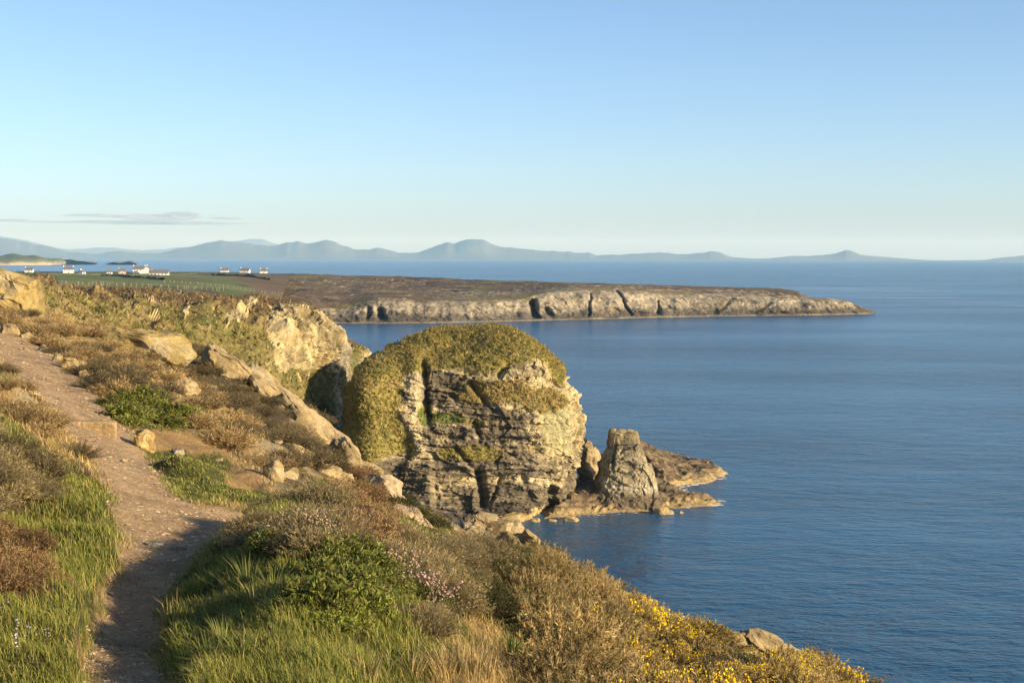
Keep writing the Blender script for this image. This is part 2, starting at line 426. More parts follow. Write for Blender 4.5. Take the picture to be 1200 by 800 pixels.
    mc = mix(mc, (0.065, 0.042, 0.026), ss(0.1, 0.6, fbm(p / 25, 4, 95)))
    rk = ss(0.45, 0.7, fb2 * 0.7 + fb * 0.5 + 0.45 * np.exp(-((k - 92) / 9.0) ** 2) * ss(480, 560, px)) * 0.8
    mc = mix(mc, (0.34, 0.29, 0.21), rk)
    C = mix(C, (0, 0, 0), moor) + mc * moor[..., None]
    green = ss(60, 72, k) * (1 - ss(76, 88, k)) * ss(-0.1, 0.4, fb) * 0.6
    C = mix(C, (0.16, 0.14, 0.055), green * moor)
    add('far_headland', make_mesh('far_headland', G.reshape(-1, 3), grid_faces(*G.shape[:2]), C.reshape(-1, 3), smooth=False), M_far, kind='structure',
        label='long low headland with pale cliffs and brown moor across the bay')
build_far()

# ------------------------------------------------------------------ farmland behind the cove
def build_farm():
    n = 420
    A = row([(-200, 340, 430), (0, 340, 440), (60, 340, 450), (150, 343, 450), (250, 350, 440), (330, 362, 440)], n)
    A2 = row([(-200, 330, 560), (0, 330, 580), (60, 330, 590), (150, 333, 600), (250, 339, 590), (330, 350, 590)], n)
    B = row([(-200, 325, 900), (0, 325, 900), (60, 325.5, 920), (150, 326.5, 950), (250, 329, 980), (335, 337, 980)], n)
    C_ = row([(-200, 321, 1500), (0, 321, 1500), (60, 321.5, 1500), (150, 322, 1500), (250, 322.5, 1480), (340, 325, 1500)], n)
    D_ = row([(-200, 317.5, 2100), (0, 318, 2100), (60, 318, 2100), (150, 318.5, 2100), (250, 319.5, 2080), (345, 321, 2100)], n)
    E = D_.copy(); E[:, 1] += 500; E[:, 2] = -5
    G = loft([A, A2, B, C_, D_, E], [20, 40, 50, 50, 8])
    k = np.arange(G.shape[0])[:, None]
    G[..., 2] += fbm(np.stack([G[..., 0] / 60, G[..., 1] / 60, G[..., 0] * 0], -1), 3, 4) * 0.8 * (1 - ss(158, 162, k))
    px, py = proj(G)
    big = fbm(np.stack([G[..., 0] / 90, G[..., 1] / 130, G[..., 0] * 0], -1), 3, 15)
    f1, e, cid = worley(np.stack([G[..., 0] / 120, G[..., 1] / 210, G[..., 0] * 0 + 0.5], -1), 6)
    C = np.broadcast_to(np.array([0.115, 0.14, 0.045]), G.shape).copy()
    C = mix(C, (0.15, 0.15, 0.055), ss(0.45, 0.6, cid))
    C = mix(C, (0.08, 0.12, 0.035), ss(0.75, 0.8, cid))
    C = mix(C, (0.07, 0.06, 0.035), (1 - ss(0.02, 0.06, e)) * 0.8)
    heath = ss(-0.2, 0.5, big + 2.2 * ss(262, 330, px) - 0.55 + 1.2 * (1 - ss(0, 14, k)))
    C = mix(C, (0.13, 0.092, 0.05), heath)
    hd = ss(1650, 1900, G[..., 1]) * ss(-0.3, 0.4, big + 0.2)
    C = mix(C, (0.055, 0.055, 0.03), hd * 0.8)
    add('farmland', make_mesh('farmland', G.reshape(-1, 3), grid_faces(*G.shape[:2]), C.reshape(-1, 3)), M_farm, kind='structure',
        label='green fields and scrub on the plateau behind the cove')
    return G
FARM = build_farm()
def farm_point(px, py):
    """real position on the farmland seen at that pixel"""
    ppx, ppy = proj(FARM[:-8]); d = np.hypot(ppx - px, (ppy - py) * 3); return FARM[np.unravel_index(np.argmin(d), d.shape)]
def farm_index(px, py):
    ppx, ppy = proj(FARM[:-8]); d = np.hypot(ppx - px, (ppy - py) * 3); return np.unravel_index(np.argmin(d), d.shape)


def tuft_cover(parent, G, N, mask, count, size, pal, seed, name='turf'):
    """coarse grass standing proud of the steep turf, as one part of its thing"""
    rg = np.random.default_rng(seed); P0 = G.reshape(-1, 3); N0 = N.reshape(-1, 3); area = np.linalg.norm(np.cross(np.gradient(G, axis=1), np.gradient(G, axis=0)), axis=-1).ravel()
    w = np.clip(mask.ravel(), 0, 1) ** 2 * area; w /= w.sum(); idx = rg.choice(len(P0), count, p=w)
    c = P0[idx] + rg.normal(0, 0.12, (count, 3)); d = N0[idx] * 0.6 + np.array([0, 0, 0.8]) + rg.normal(0, 0.35, (count, 3)); d /= np.linalg.norm(d, axis=1, keepdims=True)
    h = rg.uniform(*size, count)[:, None]; V = []
    for k in range(2):
        s = np.cross(d, rg.normal(size=(count, 3))); s /= np.linalg.norm(s, axis=1, keepdims=True)
        t = d + rg.normal(0, 0.45, (count, 3)); V.append(np.stack([c - s * h * 0.35, c + s * h * 0.35, c + t * h], 1))
    V = np.concatenate(V).reshape(-1, 3); pal = np.array(pal)
    C = np.repeat(np.tile(pal[rg.integers(0, len(pal), count)] * rg.uniform(0.75, 1.25, (count, 1)), (2, 1)), 3, 0)
    o = add(name, make_mesh(name, V, np.arange(len(V)).reshape(-1, 3), C, smooth=False), M_grass, parent, kind='stuff')
# ------------------------------------------------------------------ cliff headland on the near side of the cove
def build_mid():
    n = 620
    def R(*p): return row(list(p), n)
    r0 = R((-160, 900, 110), (60, 760, 150), (200, 620, 210), (300, 585, 275), (352, 580, 320), (384, 560, 366), (404, 545, 380), (425, 480, 398), (437, 424, 440))
    r1 = R((-160, 480, 150), (20, 470, 175), (130, 470, 215), (240, 500, 262), (305, 520, 305), (352, 515, 338), (378, 505, 368), (402, 470, 386), (420, 440, 402), (436, 420, 442))
    r2 = R((-160, 400, 200), (20, 400, 215), (120, 405, 245), (220, 430, 285), (300, 455, 318), (348, 450, 346), (376, 442, 370), (402, 425, 388), (418, 417, 405), (434, 418, 445))
    r3 = R((-160, 362, 260), (20, 360, 275), (120, 366, 300), (220, 378, 330), (300, 388, 345), (350, 392, 358), (386, 398, 372), (402, 405, 390), (416, 411, 408), (432, 415, 448))
    r4 = R((-160, 345, 330), (20, 345, 345), (120, 350, 362), (220, 358, 378), (300, 362, 382), (350, 364, 384), (382, 376, 388), (399, 396, 398), (414, 408, 416), (430, 414, 455))
    r5 = R((-160, 337, 440), (20, 337, 450), (120, 340, 455), (220, 346, 450), (290, 347, 440), (335, 354, 425), (376, 370, 412), (396, 388, 415), (412, 407, 432), (428, 413.5, 466))
    r6 = r5.copy(); r6[:, 1] += 45; r6[:, 2] -= 9
    r7 = r5.copy(); r7[:, 1] += 100; r7[:, 0] += 0; r7[:, 2] = -3
    G = loft([r0, r1, r2, r3, r4, r5, r6, r7], [40, 60, 70, 60, 30, 6, 4])
    k = np.arange(G.shape[0])[:, None]
    # the shadowed chasm where the headland is split from the stack
    N = normals(G)
    act = ss(0, 20, k) * (1 - ss(236, 258, k))
    px, py = proj(G)
    p = G
    rocky_big = fbm(np.stack([p[..., 0] / 26, p[..., 1] / 26, p[..., 2] / 14], -1), 4, 12)
    buttress = ridged(np.stack([p[..., 0] / 20, p[..., 1] / 20, p[..., 2] / 60], -1), 4, 22)
    tuss = fbm(p / 3.2, 4, 32)
    f1, e, cid = worley(p / np.array([6.0, 6.0, 3.2]), 8)
    main_face = np.exp(-(((px - 356) / 42) ** 4 + ((py - 407) / 30) ** 4))       # the bare pale cliff
    ribs = np.zeros_like(px)
    for a, b, c, d, w in ((172, 400, 180, 362, 4), (207, 395, 225, 358, 5), (243, 392, 250, 372, 4), (312, 430, 318, 380, 5), (300, 362, 250, 400, 4), (322, 440, 326, 400, 5), (345, 460, 350, 430, 5), (150, 375, 120, 362, 4), (190, 366, 160, 360, 5), (265, 385, 285, 380, 6)):
        t = np.clip(((px - a) * (c - a) + (py - b) * (d - b)) / ((c - a) ** 2 + (d - b) ** 2), 0, 1)
        ribs = np.maximum(ribs, 0.75 * np.exp(-(np.hypot(px - a - t * (c - a) + 5 * tuss, py - b - t * (d - b)) / w) ** 2) * ss(-0.5, 0.3, tuss + rocky_big + 0.2))
    rockm = np.clip(main_face * 1.5 + ribs * 1.15 + 0.9 * ss(384, 394, px) + 0.55 * rocky_big + 0.25 * tuss - 0.20 - 0.6 * ss(225, 250, k), 0, 1)
    rockm = ss(0.35, 0.62, rockm)
    f1m, em, cidm = worley(p / np.array([2.2, 2.2, 1.3]), 18)
    disp = buttress * 4.0 * act + rocky_big * 2.6 * act + (cid - 0.5) * 2.2 * rockm * act + (cidm - 0.5) * 1.0 * rockm * act + 0.5 * fbm(p / 1.4, 3, 19) * rockm * act + tuss * 0.7 * (1 - rockm) * act
    sgn = np.sign((N * (np.array([0, 0, EYE]) - G)).sum(-1).mean())
    G = G + N * (sgn * disp)[..., None]
    G[..., 2] += fbm(p / 8, 3, 44) * 0.6 * ss(230, 262, k)
    # colours
    C = np.broadcast_to(np.array([0.165, 0.138, 0.046]), G.shape).copy()
    t2 = fbm(p / 5.5, 4, 52); t3 = fbm(p / 1.6, 3, 53)
    C = mix(C, (0.10, 0.105, 0.03), ss(0.0, 0.5, t2))
    C = mix(C, (0.20, 0.155, 0.065), ss(0.15, 0.7, rocky_big + t3 * 0.5))
    up = ss(172, 206, k + t2 * 24 + rocky_big * 16)
    hv = mix(np.broadcast_to(np.array([0.085, 0.06, 0.034]), G.shape), (0.19, 0.135, 0.055), ss(0.05, 0.5, t2 + 0.3 * t3))
    C = mix(C, (0, 0, 0), up) + hv * up[..., None]
    rk = np.broadcast_to(np.array([0.36, 0.285, 0.14]), G.shape)
    rk = mix(rk, (0.28, 0.23, 0.14), ss(0.1, 0.7, t2 + 0.4 * t3))
    rk = mix(rk, (0.45, 0.37, 0.21), ss(0.2, 0.7, -t2 + 0.5 * t3) * 0.7)
    rk = rk * (0.72 + 0.56 * cidm[..., None]) * (0.85 + 0.3 * cid[..., None])
    rk = mix(rk, (0.15, 0.12, 0.06), ss(0.25, 0.6, rocky_big + 0.5 * t3 - 0.1) * 0.6)
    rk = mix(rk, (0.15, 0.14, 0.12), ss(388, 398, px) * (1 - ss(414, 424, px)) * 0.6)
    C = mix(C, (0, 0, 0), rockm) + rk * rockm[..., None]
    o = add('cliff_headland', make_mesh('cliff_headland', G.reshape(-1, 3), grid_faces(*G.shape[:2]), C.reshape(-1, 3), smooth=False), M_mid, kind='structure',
        label='steep cove side with turf, heather and bare pale cliffs')
    msk = (1 - rockm) * ss(30, 60, k) * (1 - ss(250, 262, k)) * np.ones_like(px)
    tuft_cover(o, G, N * sgn, msk * (1 - up), 15000, (0.35, 0.8), [(0.26, 0.21, 0.066), (0.20, 0.18, 0.05), (0.34, 0.255, 0.10)], 61)
    tuft_cover(o, G, N * sgn, msk * up, 7000, (0.4, 0.9), [(0.15, 0.10, 0.055), (0.32, 0.225, 0.09), (0.20, 0.14, 0.065)], 62, 'heather_cover')
build_mid()

# ------------------------------------------------------------------ the sea stack
def ring_body(tab, nth, nrow, expo=2.6, front=0.74):
    tab = np.array(tab, float)               # z, xL, xR, yF, yB
    seg = np.hypot(np.diff(tab[:, 0]), np.hypot(np.diff(tab[:, 1]) * 0.5, np.diff(tab[:, 3]))) + 0.4
    t = np.concatenate([[0], np.cumsum(seg)])
    L = pchip(t, tab, np.linspace(0, t[-1], nrow))
    nf = int(nth * front)
    ph = np.concatenate([np.linspace(math.pi, 2 * math.pi, nf, endpoint=False), np.linspace(0, math.pi, nth - nf, endpoint=False)])
    # even out spacing on the superellipse
    c, s = np.cos(ph), np.sin(ph)
    ex = 2 / expo
    ux, uy = np.sign(c) * np.abs(c) ** ex, np.sign(s) * np.abs(s) ** ex
    X = (L[:, 1] + L[:, 2])[:, None] / 2 + (L[:, 2] - L[:, 1])[:, None] / 2 * ux
    Y = (L[:, 3] + L[:, 4])[:, None] / 2 + (L[:, 4] - L[:, 3])[:, None] / 2 * uy
    Z = np.broadcast_to(L[:, 0][:, None], X.shape)
    return np.stack([X, Y, Z], -1)
def wrap_normals(G):
    du = np.roll(G, -1, 1) - np.roll(G, 1, 1); dv = np.gradient(G, axis=0)
    n = np.cross(du, dv); return n / (np.linalg.norm(n, axis=-1, keepdims=True) + 1e-9)
def strata_rock(p, seed, tilt=(0.05, 0.0)):
    """layered quartzite: ledge profile and layer colour value"""
    zt = p[..., 2] + p[..., 0] * tilt[0] + p[..., 1] * tilt[1]
    zt = zt + fbm(p / 14.0, 3, seed) * 0.8
    q = np.stack([p[..., 0] / 26, p[..., 1] / 26, zt / 1.5], -1)
    a = noise(q, seed + 1); q2 = np.stack([p[..., 0] / 12, p[..., 1] / 12, zt / 0.5], -1); b = noise(q2, seed + 2)
    return a, b, zt
def build_stack():
    tab = [(-3, -40, 7.0, 331, 382), (0, -39.5, 8.2, 332, 382), (2.5, -39.5, 10.6, 333.5, 381), (8.6, -39.2, 14.2, 335, 380), (14.7, -40.2, 16.2, 336.5, 379),
           (20.8, -40.6, 17.2, 337.5, 378), (25, -40.6, 16.6, 338.5, 377), (29, -40.0, 14.4, 339.2, 376), (33, -37.3, 13.0, 340, 375), (35, -35.6, 11.6, 341.2, 374.5),
           (36.8, -31.5, 10.0, 343.5, 374), (38.8, -26.3, 7.0, 347.5, 373), (40.8, -22.8, 3.6, 352, 372), (42.2, -20.6, 0.0, 356.5, 371), (43.0, -18.8, -4, 360, 370), (43.3, -16.8, -8, 362.5, 368), (43.35, -14.5, -12, 364.2, 366)]
    G = ring_body(tab, 640, 330)
    N = wrap_normals(G)
    if (N[:, 200, 1]).mean() > 0: N = -N
    p = G; x, z = p[..., 0], p[..., 2]
    front = ss(0.1, -0.5, N[..., 1]) * 0 + ss(-0.1, 0.45, -N[..., 1])
    px, py = proj(G)
    nzb = fbm(np.stack([x / 14, p[..., 1] / 14, z / 14], -1), 4, 101)
    jx = x + nzb * 1.6
    # turf masks (features of the place, in metres)
    brow = 34.6 + 1.4 * np.sin(x * 0.32) + nzb * 2.2 - 1.5 * ss(8, 15, x)
    cap = ss(-0.9, 0.9, z - brow)
    lobe = ss(-26.5, -29.0, jx) * 0 + (1 - ss(-25.8, -23.6, jx + 0.10 * (z - 25))) * ss(11.5, 13.5, z + nzb * 3) * front
    def patch(cx, cz, rx, rz): return ss(1.15, 0.8, np.sqrt(((x - cx) / rx) ** 2 + ((z - cz) / rz) ** 2) + nzb * 0.5 + 0.15 * fbm(p / 2.0, 2, 7)) * front
    ledge = np.maximum.reduce([patch(-3, 29.5, 9, 3.0), patch(6, 27.0, 6.5, 2.6), patch(-15.5, 23.5, 4.5, 1.2) , patch(-10, 15.5, 7.0, 1.6), patch(-20.5, 24, 1.6, 2.5), patch(-8.0, 22.3, 2.2, 0.6)])
    ledge = np.where(z > 34, 0, ledge)
    turf = np.clip(np.maximum.reduce([cap, lobe, ledge * 0.95]), 0, 1)
    rock = 1 - turf
    a, b, zt = strata_rock(p, 120)
    f1, e, cid = worley(np.stack([x / 4.2, p[..., 1] / 5, zt / 1.2], -1), 130)
    f1b, eb, cidb = worley(np.stack([x / 11.0, p[..., 1] / 11, zt / 9], -1), 140)
    f1c, ec, cidc = worley(np.stack([x / 1.5, p[..., 1] / 1.8, zt / 0.6], -1), 145)
    tus = fbm(p / 1.5, 4, 150); tusb = fbm(p / 5.0, 3, 151)
    act = ss(0, 6, np.arange(G.shape[0]))[:, None] * (1 - ss(318, 329, np.arange(G.shape[0]))[:, None] * 0.8)
    d = nzb * 2.1
    d = d + rock * (0.38 * a + 0.26 * b + 0.35 * fbm(p / 1.3, 3, 133) + (cid - 0.5) * 1.15 + (cidb - 0.5) * 1.9 + (cidc - 0.5) * 0.5)
    d = d + turf * (0.20 * tus + 0.15 * tusb + 0.22 * fbm(p / 0.5, 2, 152) + 0.35)
    # brow overhang: pale ledge just under the turf
    d = d + 1.0 * np.exp(-((z - brow + 1.2) / 1.0) ** 2) * front * ss(-24, -20, x)
    # the left lobe bulges; a deep fissure and a pale rib divide it from the main face
    d = d + 1.0 * front * np.exp(-((x + 33) / 8.0) ** 2) * ss(2, 16, z) * (1 - ss(33, 38, z))
    fx = -20.2 - 0.06 * (z - 30) + 1.1 * nzb + 0.4 * b
    d = d - 3.6 * front * np.exp(-((x - fx) / 0.85) ** 2) * ss(21, 25, z) * (1 - ss(35.5, 38.5, z))
    d = d + 0.9 * front * np.exp(-((x + 22.4 + 0.05 * (z - 25)) / 1.9) ** 2) * ss(8, 13, z) * (1 - ss(37, 40, z))
    # buttress under the lobe ending above the water, recessed darker main face beside it
    d = d + 2.6 * front * (1 - ss(-19.5, -18.2, x + 0.8 * nzb - 0.12 * (14 - z))) * (1 - ss(12, 16, z)) * ss(-28, -24, x)
    # sea cave and diagonal cracks in the main face
    for x0, z0, x1, z1, w, dep in ((-6.5, 4.0, -7.6, 11.5, 1.1, 3.4), (-7.4, 10, -13.0, 16.5, 0.55, 1.8), (-4.6, 4.5, -2.6, 10.0, 0.4, 1.1), (3.0, 8.5, 2.4, 10.5, 0.8, 1.3), (9.2, 5.0, 8.9, 7, 0.7, 1.3),
                                   (-7.6, 18.5, -8.6, 22.5, 0.6, 1.6), (-6.2, 27, -9.5, 31.5, 0.7, 1.8), (-3.0, 33.5, -0.8, 36.0, 0.5, 1.2), (12.5, 20, 9.0, 28, 0.5, 1.1)):
        t = np.clip(((x - x0) * (x1 - x0) + (z - z0) * (z1 - z0)) / ((x1 - x0) ** 2 + (z1 - z0) ** 2), 0, 1)
        dd = np.hypot(x - x0 - t * (x1 - x0) + 0.35 * b, z - z0 - t * (z1 - z0))
        d = d - dep * np.exp(-(dd / w) ** 2) * front
    # smooth slab on the seaward corner
    slab = np.exp(-(((x - 11.5) / 4.2) ** 4 + ((z - 22) / 8) ** 4)) * front
    d = d * (1 - 0.55 * slab * rock)
    G = G + N * (d * act)[..., None]
    G[..., 1] -= 8.0 * front * np.exp(-((x + 34.5) / 7.0) ** 2) * ss(0, 14, z) * (1 - ss(31, 38, z))
    # colours
    big = fbm(np.stack([x / 9, p[..., 1] / 9, zt / 4.0], -1), 4, 160); fine = fbm(p / 0.9, 3, 161)
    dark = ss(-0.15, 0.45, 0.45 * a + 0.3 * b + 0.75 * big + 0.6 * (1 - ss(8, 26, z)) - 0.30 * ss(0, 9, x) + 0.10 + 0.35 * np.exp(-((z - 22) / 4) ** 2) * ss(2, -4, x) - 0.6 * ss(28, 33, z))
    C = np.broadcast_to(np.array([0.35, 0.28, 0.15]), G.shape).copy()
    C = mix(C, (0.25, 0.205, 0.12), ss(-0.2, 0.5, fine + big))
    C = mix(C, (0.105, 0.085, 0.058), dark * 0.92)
    C = mix(C, (0.44, 0.37, 0.24), ss(0.42, 0.62, noise(np.stack([x / 7, p[..., 1] / 7, zt / 0.55], -1), 170) + 0.25 * fine) * (1 - ss(26, 34, z)) * 0.35)
    C = C * (0.78 + 0.44 * cidc[..., None]) * (0.82 + 0.36 * cid[..., None])
    C = mix(C, (0.27, 0.25, 0.125), slab * 0.85)
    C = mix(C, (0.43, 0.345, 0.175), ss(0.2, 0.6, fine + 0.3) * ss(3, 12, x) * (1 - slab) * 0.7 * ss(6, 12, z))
    ribm = np.exp(-((x + 22.4 + 0.05 * (z - 25)) / 1.6) ** 4) * ss(11, 14, z)
    C = mix(C, (0.42, 0.35, 0.21), ribm * 0.8)
    C = mix(C, (0.05, 0.042, 0.035), (1 - ss(1.8, 4.2, z + fine + nzb * 2)) * 0.85)
    C = mix(C, (0.40, 0.31, 0.14), (1 - ss(0.9, 1.9, z + 0.6 * fine)) * ss(-12, -4, x) * 0.9)
    g = np.broadcast_to(np.array([0.215, 0.175, 0.048]), G.shape)
    g = mix(g, (0.155, 0.14, 0.038), ss(0.0, 0.7, tusb + 0.5 * tus))
    g = mix(g, (0.235, 0.175, 0.065), ss(0.2, 0.8, fbm(p / 3.1, 3, 181) + 0.3 * tus))
    g = mix(g, (0.10, 0.13, 0.03), np.maximum(patch(-15.5, 23.5, 4.5, 1.2), patch(-20.5, 24, 1.6, 2.5)))
    g = mix(g, (0.20, 0.135, 0.055), ss(0.5, 1, np.maximum(patch(-3, 29.5, 9, 3.0), patch(6, 27.0, 6.5, 2.6))) * 0.6)
    C = mix(C, (0, 0, 0), turf) + g * turf[..., None]
    V = G.reshape(-1, 3); F = grid_faces(*G.shape[:2], wrap=True)
    top = V[-640:].mean(0) + np.array([0, 0, 0.1]); V = np.vstack([V, top]); C = np.vstack([C.reshape(-1, 3), [[0.15, 0.13, 0.04]]])
    j = np.arange(640); base = (G.shape[0] - 1) * 640
    tri = np.stack([base + j, base + (j + 1) % 640, np.full_like(j, len(V) - 1)], -1)
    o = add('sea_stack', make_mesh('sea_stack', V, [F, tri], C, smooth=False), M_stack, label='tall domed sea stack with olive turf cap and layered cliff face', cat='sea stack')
    tuft_cover(o, G, N, turf * np.maximum(front, cap), 22000, (0.22, 0.5), [(0.30, 0.24, 0.068), (0.235, 0.205, 0.055), (0.37, 0.275, 0.10), (0.19, 0.175, 0.045)], 63)
build_stack()

# ------------------------------------------------------------------ rocks at the stack's foot
def sdf_poly(x, y, poly):
    d = np.full(x.shape, 1e9); ins = np.zeros(x.shape, bool)
    for k in range(len(poly)):
        ax, ay = poly[k]; bx, by = poly[(k + 1) % len(poly)]
        t = np.clip(((x - ax) * (bx - ax) + (y - ay) * (by - ay)) / ((bx - ax) ** 2 + (by - ay) ** 2 + 1e-9), 0, 1)
        d = np.minimum(d, np.hypot(x - ax - t * (bx - ax), y - ay - t * (by - ay)))
        c = ((ay > y) != (by > y)); c &= x < (bx - ax) * (y - ay) / (by - ay + 1e-12) + ax
        ins ^= c
    return np.where(ins, d, -d)
def shelf(name, poly, hfun, label, res, seed, tilt):
    poly = np.array(poly); lo = poly.min(0) - 3; hi = poly.max(0) + 3
    xs = np.arange(lo[0], hi[0], res); ys = np.arange(lo[1], hi[1], res)
    X, Y = np.meshgrid(xs, ys)
    q = np.stack([X / 6, Y / 6, X * 0], -1)
    d = sdf_poly(X, Y, poly) + fbm(q, 4, seed) * 1.6
    z0 = hfun(d, X, Y)
    p = np.stack([X, Y, z0], -1)
    # bedding ledges: heights settle on tilted steps
    tl = z0 + X * tilt[0] + Y * tilt[1]
    stp = 0.9; fr = tl / stp + fbm(p / 9, 2, seed + 3) * 0.8; fl = np.floor(fr); st = (fl + ss(0.55, 1.0, fr - fl) - fr) * stp
    f1, e, cid = worley(np.stack([X / 2.6, Y / 2.6, z0 * 0 + 0.5], -1), seed + 5)
    rough = fbm(np.stack([X / 2.2, Y / 2.2, z0 / 2], -1), 4, seed + 7)
    Z = z0 + ss(0.0, 2.0, d) * (st * 0.9 + (cid - 0.5) * 0.5 + rough * 0.45)
    Z = np.where(d < 0, np.minimum(Z, -0.3) + d * 0.8, Z)
    p = np.stack([X, Y, Z], -1)
    fine = fbm(p / 1.1, 3, seed + 9); big = fbm(p / 6.0, 3, seed + 11)
    C = np.broadcast_to(np.array([0.125, 0.09, 0.052]), p.shape).copy()
    C = mix(C, (0.07, 0.055, 0.036), ss(-0.2, 0.4, big + 0.5 * fine))
    C = mix(C, (0.30, 0.22, 0.115), ss(0.2, 0.7, cid - 0.3 + fine * 0.5) * 0.5)
    C = mix(C, (0.36, 0.265, 0.12), (1 - ss(0.5, 1.5, Z + fine * 0.7)) * 0.8)
    keep = (d > -2.2)
    add(name, make_mesh(name, p.reshape(-1, 3), grid_faces(len(ys), len(xs), keep=keep), C.reshape(-1, 3), smooth=False), M_stack, label=label, cat='rock shelf')
def sxy(px, py): return tuple(S(px, py)[:2])
shelf('rock_shelf', [sxy(636, 608), sxy(665, 604), sxy(700, 602.5), sxy(735, 600), sxy(765, 597), sxy(800, 593.5), sxy(846, 590.5), sxy(846, 587), sxy(822, 582), sxy(800, 576), sxy(795, 568), sxy(760, 556), sxy(690, 556), sxy(640, 575)],
      lambda d, X, Y: np.clip(d * 0.42, -3, 3.0 - 0.05 * np.clip(X - 25, 0, 30)) + ss(3, 9, d) * 0.9 * (1 - ss(30, 40, X)), 'low tan rock ledge running from the stack past the pinnacle', 0.26, 210, (0.03, -0.10))
shelf('rock_shelf', [sxy(740, 566), sxy(780, 573), sxy(800, 569), sxy(830, 564.5), sxy(847, 557), sxy(848, 551), sxy(838, 545.5), sxy(810, 541), sxy(770, 532), sxy(735, 530), sxy(690, 540), sxy(690, 560)],
      lambda d, X, Y: np.minimum(d * 0.75, 2.2 + 6.2 * (1 - ss(28, 52, X)) * ss(0, 9, d)), 'dark brown weedy rock ledge behind the pinnacle with a pointed end', 0.3, 230, (0.16, -0.05))

def build_pinnacle():
    c = P(733, 590, 362)
    yF = 352.0
    def X(px, D=357): return (px - 600) / FPX * D
    tab = [(-2, X(697), X(772), 347, 372), (1.5, X(700), X(771), 348.5, 371), (5, X(703), X(768), 350, 369.5), (8.5, X(706), X(765), 351, 368), (11, X(708), X(762), 351.8, 367), (13.0, X(711), X(757), 352.5, 366),
           (14.6, X(714), X(751), 353.0, 365), (16, X(715), X(750), 353.2, 364.5), (17.6, X(716), X(750), 353.5, 364), (18.6, X(717), X(749), 354.0, 363.5), (18.95, X(720), X(747), 355.2, 362), (19.0, X(731), X(738), 357.8, 359.5)]
    tab = [(z * 0.95 if z > 0 else z, a, b, c_, d_) for z, a, b, c_, d_ in tab]
    G = ring_body(tab, 260, 150, 4.4)
    N = wrap_normals(G)
    if N[:, 90, 1].mean() > 0: N = -N
    p = G; x, z = p[..., 0], p[..., 2]
    a, b, zt = strata_rock(p, 320)
    nzb = fbm(p / 6, 4, 321)
    f1, e, cid = worley(np.stack([x / 3.0, p[..., 1] / 3.0, zt / 2.4], -1), 330)
    d = nzb * 0.6 + 0.3 * a + 0.2 * b + (cid - 0.5) * 1.1 + 0.25 * fbm(p / 0.7, 2, 325)
    front = ss(-0.1, 0.45, -N[..., 1])
    fx = X(721) - 0.08 * (18 - z)
    d = d - 1.2 * front * np.exp(-((x - fx + 0.2 * b) / 0.4) ** 2) * ss(8, 11, z) * (1 - ss(15, 16.5, z))
    act = ss(0, 5, np.arange(G.shape[0]))[:, None]
    d = d * (1 - 0.6 * ss(14.5, 17.2, z))
    G = G + N * (d * act)[..., None]
    G[..., 2] += 0.35 * fbm(p / 2.2, 3, 327) * ss(15, 17.5, z)
    fine = fbm(p / 0.8, 3, 341)
    C = np.broadcast_to(np.array([0.28, 0.235, 0.145]), G.shape).copy()
    C = mix(C, (0.14, 0.115, 0.075), ss(-0.1, 0.5, nzb + 0.4 * fine + 0.3 * a))
    C = mix(C, (0.42, 0.37, 0.26), np.exp(-((zt - 6.6) / 0.9) ** 2) * 0.6)
    C = mix(C, (0.40, 0.31, 0.10), ss(15.5, 19.5, z + fine) * 0.5)
    C = mix(C, (0.10, 0.075, 0.05), (1 - ss(2.5, 5, z + nzb)) * 0.8)
    V = G.reshape(-1, 3); F = grid_faces(*G.shape[:2], wrap=True)
    V = np.vstack([V, V[-260:].mean(0)]); C = np.vstack([C.reshape(-1, 3), [[0.35, 0.27, 0.1]]]); j = np.arange(260); base = (G.shape[0] - 1) * 260
    tri = np.stack([base + j, base + (j + 1) % 260, np.full_like(j, len(V) - 1)], -1)
    add('rock_pinnacle', make_mesh('rock_pinnacle', V, [F, tri], C, smooth=False), M_stack, label='blocky rock pinnacle with yellow lichen top standing on the ledge', cat='rock pinnacle')
build_pinnacle()

